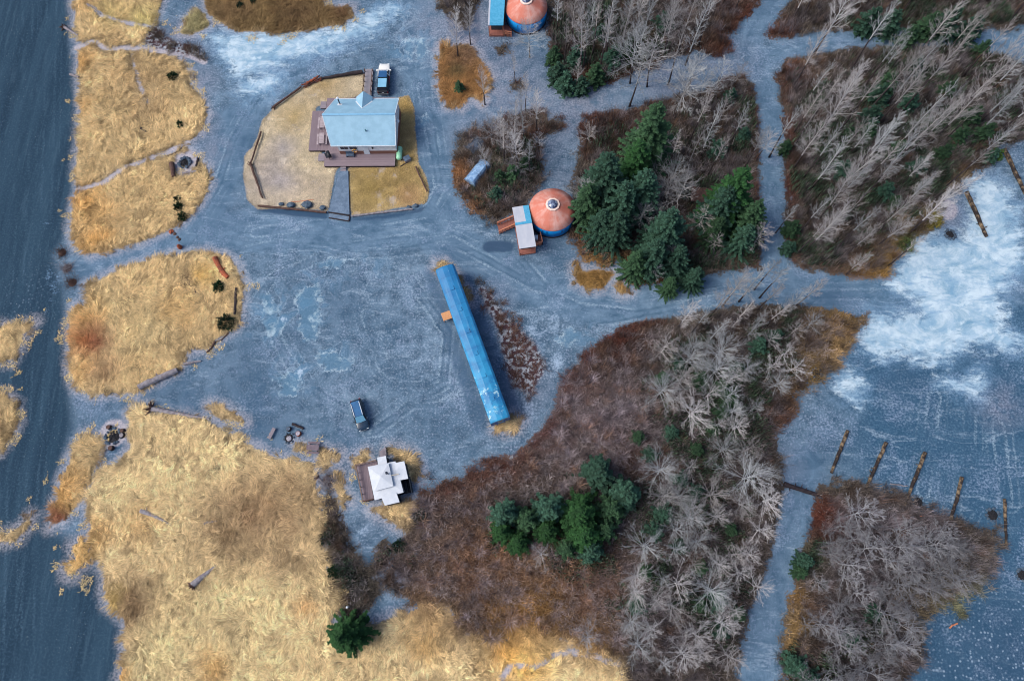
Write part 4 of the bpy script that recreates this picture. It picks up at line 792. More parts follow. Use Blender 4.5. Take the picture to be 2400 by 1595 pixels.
mb = MB(); mb.loft([[(x, y * k, z - dz) for y, z in prof] for x, k, dz in ((-RL / 2, .97, .10), (-RL / 2 + .25, 1, 0), (RL / 2 - .25, 1, 0), (RL / 2, .97, .10))], 0, True); obj('roof', mb, M_rail, rail)
mb = MB(); mb.box(-RL / 2 + .1, RL / 2 - .1, -hw + .02, hw - .02, 1.0, 3.455); body = obj('body', mb, M_railside, rail)
for s in (-1, 1):
    for k in range(15):
        x = -RL / 2 + 2.6 + k * (RL - 5.2) / 14; mb = MB(); y = s * (hw - .01)
        mb.box(x - .45, x + .45, min(y, y + s * .02), max(y, y + s * .02), 2.2, 3.0); obj('window', mb, M_glass, body)
    x = s * (RL / 2 - .09); mb = MB(); mb.box(min(x, x + s * .05), max(x, x + s * .05), -.45, .45, 1.15, 3.2); d_ = obj('end_door', mb, M_rail, body)
    mb = MB(); mb.box(min(x + s * .05, x + s * .07), max(x + s * .05, x + s * .07), -.25, .25, 2.2, 2.9); obj('pane', mb, M_glass, d_)
    mb = MB(); mb.box(min(x, x + s * .22), max(x, x + s * .22), -.62, -.5, 1.1, 3.4); mb.box(min(x, x + s * .22), max(x, x + s * .22), .5, .62, 1.1, 3.4); obj('vestibule_frame', mb, M_railside, rail)
    mb = MB(); cx_ = s * (RL / 2 - 3.2)
    mb.box(cx_ - 1.6, cx_ + 1.6, -1.05, -.9, .4, .75); mb.box(cx_ - 1.6, cx_ + 1.6, .9, 1.05, .4, .75); mb.box(cx_ - .3, cx_ + .3, -1.05, 1.05, .45, .95); tr = obj('bogie', mb, M_black, rail)
    for ax in (-1.1, 1.1):
        for y in (-.75, .75): mb = MB(); mb.tube([(cx_ + ax, y - .07, .46), (cx_ + ax, y + .07, .46)], .45, 18); obj('wheel', mb, M_pipe, tr)
mb = MB(); mb.box(-5, 4, -1.1, 1.1, .55, 1.0); obj('underframe', mb, M_black, rail)
for k in range(6): mb = MB(); mb.box(-9 + k * 3.6, -8.4 + k * 3.6, -.25, .25, 4.2, 4.30); obj('roof_vent', mb, M_rail, rail)
q = at(1047, 741, .6); t = thing('timber_steps', 'new orange timber steps at the left side of the blue railway car', 'steps', (q[0], q[1], 0), rzc - R_(90))
mb = MB(); mb.box(-.7, .7, -.65, .65, .86, .94); obj('platform', mb, boards('new_pine_boards', C(206, 150, 104), C(190, 132, 88), .15, 1, .7), t)
for x in (-.6, .6):
    for y in (-.55, .55): mb = MB(); mb.box(x - .05, x + .05, y - .05, y + .05, 0, .858); obj('post', mb, M_cedarrail, t)
mb = MB(); mb.box(-1.2, -.72, -.6, .6, .5, .56); mb.box(-1.6, -1.2, -.6, .6, .22, .28); obj('tread', mb, M_cedarrail, t)

# ================================================================== YURTS
def yurt(u, v, label, annex, R=3.55):
    q = at(u, v, 2.75); t = thing('yurt', label, 'yurt', (q[0], q[1], 0))
    mb = MB(); mb.lathe([(R - .0, 0), (R - .0, .35)], 40); obj('platform', mb, M_skirt, t)
    mb = MB(); mb.lathe([(R - .05, .352), (R - .05, 2.6)], 48); w = obj('wall', mb, M_ywall, t, True)
    for k in range(4):
        a = -1.9 + k * .85; mb = MB()
        for dz in (0,): 
            c, s = math.cos(a), math.sin(a); r = R - .05
            mb.add([(r * math.cos(a - .13), r * math.sin(a - .13), 1.2), (r * math.cos(a + .13), r * math.sin(a + .13), 1.2), (r * math.cos(a + .13), r * math.sin(a + .13), 2.1), (r * math.cos(a - .13), r * math.sin(a - .13), 2.1)] , [(0, 1, 2, 3)])
        mb.v = [(x * 1.006, y * 1.006, z) for x, y, z in mb.v]; obj('canvas_window', mb, mat('clear_vinyl', C(10, 104, 168), C(14, 92, 152), 2, .3) if k == 0 else bpy.data.materials['clear_vinyl'], w)
    mb = MB(); n = 48; zc = 4.75
    mb.lathe([(R, 2.62), (R + .02, 2.72), (R * .72, 3.36), (R * .42, 4.0), (.95, 4.36)], n); obj('roof', mb, M_yroof, t, True)
    mb = MB(); mb.lathe([(R + .035, 2.58), (R + .035, 2.70)], n); obj('drip_edge', mb, mat('roof_hem', C(176, 92, 84), C(190, 104, 94), 2, .7) if 'roof_hem' not in bpy.data.materials else bpy.data.materials['roof_hem'], t)
    mb = MB(); mb.lathe([(1.12, 4.30), (1.12, 4.46), (.84, 4.52), (.84, 4.3)], 10); rg = obj('skylight_ring', mb, M_ring, t)
    mb = MB(); mb.lathe([(.84, 4.5), (.68, 4.72), (.40, 4.88), (.12, 4.96), (.02, 4.97)], 12); obj('skylight', mb, M_dome, t)
    # roofed porch: gable roof with one blue slope partly clear of frost
    pts = [at(*c, 3.1) - np.array([q[0], q[1], 0]) for c in annex]      # NW, NE, SE, SW
    NW, NE, SE, SW = [p[:2] for p in pts]; f = .445
    rW_, rE_ = NW + (SW - NW) * f, NE + (SE - NE) * f; ez, rz2 = 2.95, 3.45
    def slab(a, b, za, c, d, zc2, nm, mt, lift=0.0, th=.09):
        mb = MB(); qd = [(*a, za + lift), (*b, za + lift), (*c, zc2 + lift), (*d, zc2 + lift)]
        mb.add(qd + [(x, y, z - th) for x, y, z in qd], [(0, 1, 2, 3), (7, 6, 5, 4), (0, 4, 5, 1), (1, 5, 6, 2), (2, 6, 7, 3), (3, 7, 4, 0)]); return obj(nm, mb, mt, t)
    return t, q, (NW, NE, SE, SW, rW_, rE_, ez, rz2), slab
t, q, (NW, NE, SE, SW, rW_, rE_, ez, rz2), slab = yurt(1294.5, 490.5, 'round yurt with a salmon roof and blue wall beside the tall dark spruces', [(1200.3, 484.9), (1238.7, 479.1), (1256.5, 576.1), (1216.9, 581.9)], 3.68)
pn_ = slab(NW, NE, ez, rE_, rW_, rz2, 'porch_roof', M_annex); slab(SW, SE, ez, rE_, rW_, rz2, 'porch_roof', M_annex)
A_ = NW + (NE - NW) * .66; B_ = rW_ + (rE_ - rW_) * .66; o = slab(A_, NE, ez, rE_, B_, rz2, 'bare_panel', M_annexblue, .006, .005); o.parent = pn_
mb = MB(); mb.beam((*rW_, rz2 + .03), (*rE_, rz2 + .03), .42, .05); o = obj('ridge_cap', mb, M_annexblue, pn_)
def porch(t, NW, NE, SE, SW, z=2.9):
    c = (NW + NE + SE + SW) / 4; ins = lambda p, k: c + (p - c) * k
    pg = [ins(p, .72) for p in (NW, NE, SE, SW)]; mb = MB(); mb.prism(pg, .35, 2.86); obj('porch_shade_block', mb, M_cabwall, t)  # dark inset block painted as the shade under the porch roof
    for p in (NW, NE, SE, SW): a = ins(p, .93); mb = MB(); mb.box(a[0] - .06, a[0] + .06, a[1] - .06, a[1] + .06, .35, 2.86); obj('porch_post', mb, M_cedarrail, t)
    mb = MB(); mb.prism([ins(p, .97) for p in (NW, NE, SE, SW)], .02, .348); obj('porch_deck', mb, M_cedar, t)
porch(t, NW, NE, SE, SW)
y1 = t
def ldeck(t, quad, z, rails, q, nm='side_deck'):
    P = [at(*c, z) - np.array([q[0], q[1], 0]) for c in quad]; mb = MB(); mb.prism([p[:2] for p in P], z - .1, z); d = obj(nm, mb, M_cedar, t)
    for i, j in rails:
        mb = MB(); a, b = P[i][:2], P[j][:2]
        mb.beam((*a, z + .95), (*b, z + .95), .13, .08)
        for k in range(6): p = a + (b - a) * k / 5; mb.box(p[0] - .045, p[0] + .045, p[1] - .045, p[1] + .045, 0, z + .92)
        mb.beam((*a, z + .45), (*b, z + .45), .05, .3); obj('railing', mb, M_cedarrail, d)
ldeck(t, [(1166, 527), (1204, 511), (1208, 530), (1170, 547)], .3, [(0, 1), (3, 2)], q, 'ramp')
ldeck(t, [(1248, 552), (1266, 549), (1271, 572), (1254, 575)], .35, [(1, 2), (2, 3)], q)
mb = MB(); w_ = at(1256, 556, 1.0) - np.array([q[0], q[1], 0]); mb.box(w_[0] - .35, w_[0] + .3, w_[1] - .3, w_[1] + .3, .36, 1.1); bx = obj('cooler_box', mb, M_trim); bx.location = (q[0], q[1], 0); tag(bx, 'white box standing on the small cedar deck by the yurt porch', 'box')
mb = MB(); mb.box(w_[0] - .37, w_[0] + .32, w_[1] - .32, w_[1] + .32, 1.102, 1.16); obj('lid', mb, M_trim, bx)
t, q, (NW, NE, SE, SW, rW_, rE_, ez, rz2), slab = yurt(1233.5, 16.0, 'round yurt with a pink salmon roof cut by the top edge of the photo', [(1149, -45), (1187, -45), (1179.5, 58), (1143.5, 58)], 3.6)
slab(NW, NE, ez, rE_, rW_, rz2, 'porch_roof', M_annex); o2 = slab(SW, SE, ez, rE_, rW_, rz2, 'porch_roof', M_annexblue)
a = SW + (SE - SW) * .1; b = rW_ + (rE_ - rW_) * .1; o = slab(SW, a, ez, b, rW_, rz2, 'frost_edge', M_annex, .006, .005); o.parent = o2
mb = MB(); mb.beam((*rW_, rz2 + .03), (*rE_, rz2 + .03), .5, .05); obj('ridge_cap', mb, M_annex, o2)
porch(t, NW, NE, SE, SW)
ldeck(t, [(1179, 58), (1200, 62), (1199, 84), (1183, 82)], .35, [(2, 3)], q)

# ================================================================== SMALL WHITE ROOFED CABIN
q = at(905, 1125); cab = thing('cabin', 'small cabin with a stepped white cross shaped roof beside the meadow', 'cabin', (q[0], q[1], 0))
Q = np.array([q[0], q[1]])
def zp(pts, z): return [at(820 + a * .10842, 1030 + b * .10842, z)[:2] - Q for a, b in pts]
main = zp([(385, 580), (985, 462), (1160, 1135), (535, 1305)], 2.5)
cm = sum(main) / 4
mb = MB(); mb.prism([cm + (p - cm) * .94 for p in main], 0, 2.42); w = obj('wall', mb, M_cabwall, cab)
def hip(name, poly, z0, apex, za, th=.1, mt=M_cabroof):
    mb = MB(); n = len(poly); vs = [(*p, z0) for p in poly] + [(*p, z0 - th) for p in poly] + [(*apex, za)]
    fs = [(i, (i + 1) % n, 2 * n) for i in range(n)] + [(i, n + i, n + (i + 1) % n, (i + 1) % n) for i in range(n)] + [list(range(n, 2 * n))]; mb.add(vs, fs); return obj(name, mb, mt, cab)
hip('roof', main, 2.5, cm + (cm - (main[1] + main[2]) / 2) * -.1, 2.8)
up = zp([(400, 590), (840, 505), (945, 1000), (540, 1110)], 2.9); cu = sum(up) / 4
mb = MB(); mb.prism([cu + (p - cu) * .97 for p in up], 2.4, 2.93); obj('upper_wall', mb, M_cabwall, cab)
ur = hip('upper_roof', [p for p in up], 3.0, cu, 3.32)
for nm, pts, z, m0 in (('entry_roof', [(592, 382), (778, 345), (812, 560), (610, 600)], 2.62, 0), ('side_roof', [(975, 500), (1175, 460), (1260, 838), (1050, 880)], 2.58, 0), ('rear_roof', [(672, 1225), (1005, 1140), (1075, 1345), (755, 1420)], 2.58, 0)):
    pg = zp(pts, z); c = sum(pg) / 4; mb = MB(); mb.prism(pg, z - .1, [z + .02, z + .05, z + .03, z]); obj(nm, mb, M_cabroof, cab)
    mb = MB(); mb.prism([c + (p - c) * .88 for p in pg], 0, z - .102); obj('annex_wall', mb, M_cabwall, cab)
pc = zp([(815, 728)], 3.4)[0]; mb = MB(); mb.lathe([(.1, 3.0), (.1, 4.1), (.2, 4.12), (.2, 4.3), (.04, 4.36)], 12, c=tuple(pc)); obj('stovepipe', mb, M_pipe, cab)
mb = MB(); a, b = zp([(900, 768), (1050, 742)], 2.85); mb.beam((*a, 2.94), (*b, 2.80), .12, .01); obj('rust_stain', mb, M_cabstain, cab)
cd_ = thing('cabin_deck', 'plum grey deck with a timber rail on the left side of the small cabin', 'deck', (q[0], q[1], 0))
dp = zp([(150, 560), (585, 455), (600, 560), (385, 590), (520, 1290), (310, 1335)], .5); mb = MB(); mb.prism(dp, .38, .5); obj('deck_floor', mb, M_decky, cd_)
mb = MB(); cdp = sum(dp) / 6; mb.prism([cdp + (p - cdp) * .98 for p in dp], 0, .378); obj('skirting', mb, M_skirt, cd_)
for i, j in ((0, 1), (0, 5), (5, 4)):
    mb = MB(); a, b = dp[i], dp[j]; mb.beam((*a, 1.3), (*b, 1.3), .16, .08)
    for k in range(6): p = a + (b - a) * k / 5; mb.box(p[0] - .05, p[0] + .05, p[1] - .05, p[1] + .05, 0, 1.26)
    mb.beam((*a, .9), (*b, .9), .05, .1); obj('railing', mb, M_barkb if i else wood('railing_wood', C(132, 112, 104), C(104, 88, 84)), cd_)
rpq = zp([(655, 240), (780, 165), (792, 352), (655, 385)], .4); mb = MB(); mb.prism(rpq, .3, .42); obj('ramp', mb, M_grey, cd_)
mb = MB(); mb.beam((*rpq[1], 1.1), (*rpq[2], 1.1), .12, .08)
for k in range(3): p = rpq[1] + (rpq[2] - rpq[1]) * k / 2; mb.box(p[0] - .05, p[0] + .05, p[1] - .05, p[1] + .05, 0, 1.06)
mb.beam((*rpq[0], 1.1), (*rpq[3], 1.1), .12, .08); obj('ramp_rail', mb, M_drift, cd_)
sq = at(820 + 1200 * .10842, 1030 + 1000 * .10842); t = thing('firewood_rack', 'dark firewood rack in the corner behind the white cabin', 'rack', (sq[0], sq[1], 0), R_(13))
mb = MB()
for k in range(40): x = rng.uniform(-.8, .8); z = rng.uniform(.15, 1.1); mb.tube([(x, -1.1, z), (x + rng.normal(0, .04), 1.0, z)], rng.uniform(.06, .11), 6)
obj('firewood', mb, M_char, t)
for x in (-.9, .9): mb = MB(); mb.box(x - .05, x + .05, -1.15, 1.1, 0, 1.3); obj('rack_side', mb, M_cabwall, t)
mb = MB(); mb.beam((-.1, -.9, 1.25), (-.3, .9, 1.35), .12, .06); obj('pole', mb, M_drift, t)

# ================================================================== VEHICLES
def loft_body(stations):
    rings = []
    for x, w, zb, zt in stations:
        rings.append([(x, -w * .9, zb), (x, -w, zb + .18), (x, -w, zt - .16), (x, -w * .93, zt - .04), (x, -w * .8, zt), (x, w * .8, zt), (x, w * .93, zt - .04), (x, w, zt - .16), (x, w, zb + .18), (x, w * .9, zb)])
    return rings
def quadp(mb, pts, nrm, off=.012, m=0):
    n = Vector(nrm).normalized() * off; a = [Vector(p) + n for p in pts]; b = [Vector(p) - n for p in pts]; k = len(pts)
    mb.add(a + b, [list(range(k)), list(range(2 * k - 1, k - 1, -1))] + [(i, (i + 1) % k, k + (i + 1) % k, k + i) for i in range(k)], m)
def wheels(t, xs, y, r, w=.24):
    for x in xs:
        for s in (-1, 1):
            mb = MB(); mb.tube([(x, s * (y - w), r), (x, s * y, r)], r, 20); o = obj('wheel', mb, M_tire, t)
            mb = MB(); mb.tube([(x, s * y, r), (x, s * (y + .015), r)], r * .6, 14); obj('rim', mb, M_rim, o)
p0, p1 = at(833, 940, .9), at(851.5, 1003, .9); hd = math.atan2(p1[1] - p0[1], p1[0] - p0[0]); pc = (p0 + p1) / 2
M_suv = mat('dark_slate_car_paint', C(16, 38, 58), C(24, 50, 74), .6, .25, spec=.5, coat=.6); M_ws = mat('sky_painted_windscreen', C(104, 156, 184), C(90, 140, 172), .8, .12, spec=.6)  # windscreen colour has the sky reflection painted into it
M_roofp = mat('blue_grey_car_roof', C(30, 84, 130), C(36, 96, 146), .6, .3, spec=.5, coat=.4); M_side = mat('dark_car_side', C(16, 28, 40), C(22, 36, 50), .8, .35, spec=.4)
suv = thing('parked_car', 'dark blue estate car with silver roof rails parked alone on the gravel lot', 'car', (pc[0], pc[1], 0), hd)
mb = MB(); mb.loft(loft_body([(-2.38, .72, .45, .85), (-2.28, .86, .32, .98), (-1.2, .94, .3, 1.0), (.9, .94, .3, .98), (1.05, .93, .3, .97), (1.9, .89, .3, .90), (2.22, .80, .36, .8), (2.36, .62, .42, .66)])); obj('body', mb, M_suv, suv, True)
zb_, zt_ = .95, 1.62; bx0, bx1, tx0, tx1, bw, tw = -2.25, 1.15, -1.85, .30, .86, .66
mb = MB(); mb.loft([[(bx0, -bw, zb_), (bx0, bw, zb_), (bx1, bw * .92, zb_), (bx1, -bw * .92, zb_)], [(tx0, -tw, zt_), (tx0, tw, zt_), (tx1, tw, zt_), (tx1, -tw, zt_)]]); obj('cabin', mb, M_side, suv)
mb = MB(); mb.prism([(tx0 - .08, -tw * .85), (tx0 - .02, -tw * 1.0), (tx1, -tw * 1.02), (tx1 + .05, 0), (tx1, tw * 1.02), (tx0 - .02, tw), (tx0 - .08, tw * .85)], zt_ + .004, zt_ + .05); obj('roof', mb, M_roofp, suv)
mb = MB(); quadp(mb, [(bx1 - .03, -bw * .82, zb_ + .05), (bx1 + .04, 0, zb_ + .05), (bx1 - .03, bw * .82, zb_ + .05), (tx1 + .06, tw * .9, zt_ - .02), (tx1 + .06, -tw * .9, zt_ - .02)], (.62, 0, .78), .015); obj('windscreen', mb, M_ws, suv)
mb = MB(); quadp(mb, [(bx0 - .0, -bw * .8, zb_ + .12), (bx0, bw * .8, zb_ + .12), (tx0 - .04, tw * .85, zt_ - .05), (tx0 - .04, -tw * .85, zt_ - .05)], (-.85, 0, .5)); obj('rear_window', mb, M_glass, suv)
for s in (-1, 1):
    mb = MB(); quadp(mb, [(bx0 + .35, s * bw * .985, zb_ + .08), (bx1 - .35, s * bw * .95, zb_ + .08), (tx1 - .12, s * tw * 1.03, zt_ - .06), (tx0 + .2, s * tw * 1.03, zt_ - .06)], (0, s, .3)); obj('side_window', mb, M_glass, suv)
    mb = MB(); mb.tube([(tx0 + .12, s * tw * .93, zt_ + .06), (tx0 + .22, s * tw * .93, zt_ + .12), (tx1 - .15, s * tw * .93, zt_ + .12), (tx1 - .02, s * tw * .93, zt_ + .06)], .055, 8); obj('roof_rail', mb, M_trim, suv)
    mb = MB(); mb.box(.75, .95, min(s * .94, s * 1.1), max(s * .94, s * 1.1), .98, 1.12); obj('mirror', mb, M_suv, suv)
    mb = MB(); mb.box(2.12, 2.33, s * .58 - .14, s * .58 + .14, .62, .76); obj('headlight', mb, M_trim, suv)
    mb = MB(); mb.box(-2.40, -2.28, s * .66 - .1, s * .66 + .1, .8, .97); obj('tail_light', mb, mat('red_lamp_lens', C(130, 20, 24), C(110, 16, 20), 3, .3) if 'red_lamp_lens' not in bpy.data.materials else bpy.data.materials['red_lamp_lens'], suv)
mb = MB(); mb.box(2.30, 2.40, -.45, .45, .5, .6); obj('bumper', mb, M_rim, suv)
wheels(suv, (-1.4, 1.42), .93, .34)

q0, q1 = at(901, 147, .9), at(898.5, 221, .7); pc = (q0 + q1) / 2
trk = thing('parked_pickup', 'pickup with white bonnet, black rear and pale bed cover parked beside the house', 'pickup truck', (pc[0], pc[1], 0), R_(90.5))
LT = 2.95; M_wp = mat('white_car_paint', C(222, 222, 220), C(212, 214, 216), .6, .3, spec=.5, coat=.5); M_bp = mat('black_car_wrap', C(18, 26, 36), C(26, 36, 46), .7, .3, spec=.4); M_red = mat('red_vinyl_graphic', C(176, 58, 66), C(150, 44, 58), 2.5, .5)
mb = MB(); mb.loft(loft_body([(.35, 1.0, .45, 1.15), (1.3, 1.0, .42, 1.15), (2.1, .97, .42, 1.1), (2.6, .9, .45, 1.02), (2.88, .7, .55, .9)])); obj('front_body', mb, M_wp, trk, True)
mb = MB(); mb.loft(loft_body([(-LT, .9, .5, 1.15), (-LT + .15, 1.0, .45, 1.22), (.345, 1.0, .45, 1.22)])); obj('rear_body', mb, M_bp, trk)
mb = MB(); mb.loft([[(-.75, -.9, 1.12), (-.75, .9, 1.12), (1.45, .88, 1.12), (1.45, -.88, 1.12)], [(-.55, -.7, 1.88), (-.55, .7, 1.88), (.65, .7, 1.88), (.65, -.7, 1.88)]]); obj('cab', mb, M_bp, trk)
mb = MB(); mb.box(-.6, .68, -.72, .72, 1.884, 1.93); obj('cab_roof', mb, mat('dark_blue_roof_panel', C(34, 78, 124), C(40, 88, 136), .6, .25, spec=.5, coat=.4), trk)
mb = MB(); quadp(mb, [(1.44, -.8, 1.17), (1.44, .8, 1.17), (.72, .66, 1.85), (.72, -.66, 1.85)], (.7, 0, .7), .016); obj('windscreen', mb, bpy.data.materials['dark_blue_roof_panel'], trk)
mb = MB(); mb.loft([[(-2.75, -.92, 1.2), (-2.75, .92, 1.2), (-.72, .92, 1.2), (-.72, -.92, 1.2)], [(-2.6, -.8, 1.85), (-2.6, .8, 1.85), (-.76, .8, 1.85), (-.76, -.8, 1.85)]]); cn = obj('canopy', mb, M_bp, trk)
mb = MB(); mb.box(-2.55, -.8, -.74, .72, 1.854, 1.90); obj('canopy_roof', mb, mat('pale_blue_canopy_top', C(112, 164, 194), C(124, 176, 206), .7, .3, spec=.5), cn)
mb = MB(); quadp(mb, [(-2.74, -.78, 1.3), (-2.74, .78, 1.3), (-2.64, .7, 1.78), (-2.64, -.7, 1.78)], (-1, 0, .2)); obj('rear_window', mb, M_glass, cn)
for s in (-1, 1):
    mb = MB(); mb.beam((1.45, s * .86, 1.2), (.6, s * .72, 1.92), .16, .1); mb.box(.2, 1.5, s * .96 - .05, s * .96 + .055, 1.0, 1.24); mb.beam((.25, s * .93, 1.25), (.15, s * .72, 1.9), .14, .1); obj('door_frame', mb, M_wp, trk)
    mb = MB(); quadp(mb, [(.35, s * .9, 1.3), (1.15, s * .88, 1.3), (.65, s * .74, 1.8), (.3, s * .74, 1.8)], (0, s, .3)); obj('side_window', mb, M_glass, trk)
    mb = MB(); mb.box(1.1, 1.32, min(s * .98, s * 1.28), max(s * .98, s * 1.28), 1.2, 1.42); obj('mirror', mb, M_wp, trk)
    mb = MB(); mb.box(2.6, 2.86, s * .68 - .15, s * .68 + .15, .82, .98); obj('headlight', mb, M_trim, trk)
    mb = MB(); mb.box(-LT - .02, -LT + .12, s * .84 - .08, s * .84 + .08, .75, 1.1); obj('tail_light', mb, bpy.data.materials['red_lamp_lens'], trk)
mb = MB(); mb.add([(.34, -1.012, .7), (.34, -1.012, 1.05), (.15, -.99, 1.226), (-.35, -.9, 1.23), (-1.05, -.97, 1.2), (-1.25, -1.012, .8)], [(0, 1, 2, 3, 4, 5)]); obj('red_graphic', mb, M_red, trk)
mb = MB(); mb.box(-LT - .14, -LT - .01, -.9, .9, .5, .68); obj('bumper', mb, M_rim, trk)
mb = MB(); mb.box(-LT - .03, -LT + .0, -.16, .16, .85, .97); obj('number_plate', mb, M_trim, trk)
wheels(trk, (-1.85, 1.75), 1.0, .4, .28)

# ================================================================== LOGS, DRIFTWOOD, FIRE RINGS, FENCE RAILS
def log(label, a, b, r0, r1, mt, cat='log', name='log', z=None, bend=.0, stubs=0, root=0.0, group=None):
    """a log lying from photo pixel a to b; part of its own for the root mass"""
    A_, B_ = at(*a), at(*b); L = np.hypot(*(B_ - A_)[:2]); z0 = z if z is not None else 0.0
    t = thing(name, label, cat, (A_[0], A_[1], 0), math.atan2(B_[1] - A_[1], B_[0] - A_[0]), group)
    n = max(5, int(L / .7)); path = []; rad = []
    for i in range(n + 1):
        f = i / n; path.append((f * L, bend * L * math.sin(f * 3.14) + rng.normal(0, .03), z0 + (r0 + (r1 - r0) * f) * .92 + .02)); rad.append((r0 + (r1 - r0) * f) * rng.uniform(.9, 1.1))
    mb = MB(); mb.tube(path, rad, 9)
    obj('trunk', mb, mt, t)
    if stubs:
        for k in range(stubs):
            mb = MB(); f = rng.uniform(.15, .9); p = Vector(path[int(f * n)]); an = rng.uniform(-.9, .9); s = rng.choice([-1, 1])
            mb.tube([p, p + Vector((math.sin(an) * .3, s * rng.uniform(.35, .8), rng.uniform(.05, .3)))], [r1 * .45, r1 * .2], 6); obj('branch_stub', mb, mt, t)
    if root:
        mb = MB()
        for k in range(11):
            an = k * 6.283 / 11 + rng.normal(0, .2); R2 = root * rng.uniform(.6, 1.1)
            mb.tube([(.15, 0, r0 + .05), (-.05, math.cos(an) * R2 * .5, max(.05, r0 + math.sin(an) * R2 * .5)), (-.25 + rng.normal(0, .15), math.cos(an) * R2, max(.04, r0 + math.sin(an) * R2))], [r0 * .6, r0 * .35, .04], 6)
        obj('root_mass', mb, M_barkb, t)
    return t
log('long half peeled log lying beside the white ice patch', (2262, 452), (2310, 556), .36, .24, M_peel, stubs=2)
log('dark half peeled log at the right edge of the photo', (2350, 352), (2402, 456), .34, .26, M_peel, stubs=2)
log('half peeled log pointing to the lower right thicket, nearest the narrow gravel track', (1985, 1009), (1947, 1108), .26, .2, M_peel)
log('half peeled knotty log, second from the narrow gravel track', (2075, 1037), (2030, 1140), .26, .2, M_peel, stubs=5)
log('half peeled log between the knotty log and the solitary dark one', (2166, 1060), (2118, 1184), .28, .2, M_peel, stubs=2)
log('dark log with a pale tip poking out of the thicket', (2253, 1118), (2226, 1218), .25, .2, M_peel)
log('thin pale log standing clear of the thicket at the far right', (2352, 1168), (2357, 1278), .2, .17, M_peel)
log('dark fallen tree trunk blocking the narrow gravel track', (1836, 1134), (1915, 1160), .34, .26, M_barkd, stubs=4)
log('thick silvery driftwood log on the lower edge of the rounded meadow', (330, 908), (419, 868), .52, .42, M_drift, stubs=1)
log('short splintered driftwood log on gravel by the rounded meadow', (433, 853), (472, 846), .22, .12, M_drift, stubs=2)
log('long silvery log with an upturned root lying at the top of the big meadow', (356, 958), (492, 982), .36, .14, M_drift, root=1.25, stubs=1)
log('grey driftwood trunk with flared foot lying in the big meadow', (455, 1370), (508, 1324), .5, .12, M_drift, root=.7)
log('bundle like split driftwood trunk at the top left of the big meadow', (333, 1196), (405, 1232), .34, .12, M_drift, stubs=3, bend=.03)
log('small grey log near the brown patch of the big meadow', (480, 1226), (508, 1220), .2, .14, M_drift)
log('grey pole lying in the grass of the topmost meadow patch', (206, 12), (236, 34), .16, .1, M_drift)
log('dark brown log in the upper meadow near two green bushes', (332, 302), (345, 311), .2, .15, M_barkd)
log('dead grey log with brown brush beside it in the rounded meadow', (468, 692), (440, 662), .16, .1, M_barkb, root=0, stubs=3)
log('orange brown rotten log on the right end of the rounded meadow', (536, 652), (506, 606), .34, .42, M_rot, stubs=3, bend=.05)
log('straight dark log lying along the right rim of the rounded meadow', (555, 676), (552, 738), .24, .22, M_barkd)
log('thin dark driftwood branch on the gravel corner below the rounded meadow', (505, 800), (484, 826), .16, .1, M_barkb, stubs=3, bend=.08)
log('twisted dark stick at the edge of gravel and meadow by the spiky bush', (536, 780), (506, 801), .1, .06, M_barkb, stubs=2, bend=.1)
log('pale root tangle at the upper beach edge', (152, 66), (184, 84), .3, .16, M_drift, root=.8, stubs=3)
log('small driftwood log jutting out over the dark beach', (166, 176), (187, 183), .24, .2, M_drift)
log('curved dead branch along the pale trail above the fire ring', (387, 367), (433, 341), .07, .04, M_barkb, bend=-.1)
log('curly dead branch in the grass below the fire ring', (428, 431), (453, 440), .05, .03, M_barkb, bend=.14)
log('pale fallen stick under the leafless wood near the ice', (1800, 975), (1812, 950), .12, .1, M_cedarrail)
log('pale stick crossing the tip of the lower right thicket', (2085, 1133), (2126, 1138), .1, .07, M_drift)
log('short orange stick on the stony flat at the lower right', (2224, 1470), (2243, 1459), .11, .1, M_cedarrail)
log('thin pale stick in the upper edge of the lower right thicket', (2155, 1208), (2188, 1210), .09, .07, M_cedarrail)
log('short bleached log where the big meadow meets the shrubs', (745, 1120), (782, 1150), .16, .07, M_drift, stubs=4, root=.5)

# fire rings with their seats
def ring(label, u, v, R, n, lo=.16, hi=.3):
    q = at(u, v); t = thing('fire_ring', label, 'fire ring', (q[0], q[1], 0))
    for k in range(n):
        a = 6.283 * k / n + rng.normal(0, .1); r = rng.uniform(lo, hi); mb = MB(); s = [rng.uniform(.7, 1.1) for _ in range(10)]
        mb.lathe([(r * .7, 0), (r, r * .5), (r * .8, r * 1.0), (r * .25, r * 1.2)], 7, c=(R * math.cos(a) + rng.normal(0, .05), R * math.sin(a) + rng.normal(0, .05)))
        mb.v = [(x * (1 + rng.normal(0, .03)), y * (1 + rng.normal(0, .03)), z * rng.uniform(.8, 1.1)) for x, y, z in mb.v]; obj('stone', mb, M_rock, t)
    mb = MB(); mb.lathe([(R * .85, .01), (R * .6, .06), (R * .2, .1)], 14); obj('ash_bed', mb, M_char, t)
    mb = MB()
    for k in range(7): a = rng.uniform(0, 6.28); mb.tube([(R * .6 * math.cos(a), R * .6 * math.sin(a), .1), (-R * .35 * math.cos(a + .5), -R * .35 * math.sin(a + .5), .2)], .06, 5)
    obj('charred_stick', mb, M_char, t); return t
ring('small fire ring with pale ash on the gravel near the picnic table', 677, 1026, .75, 9, .12, .2)
q = at(678, 1027); mb = MB(); mb.lathe([(.42, .1), (.34, .2), (.1, .24)], 9); o = obj('ash_pile', mb, M_ash); o.location = (q[0], q[1], .02); tag(o, 'pale heap of ash in the small fire ring by the picnic table', 'ash')
ring('wide rubble fire ring with four stumps between beach and big meadow', 266, 1022, 1.15, 22, .14, .3)
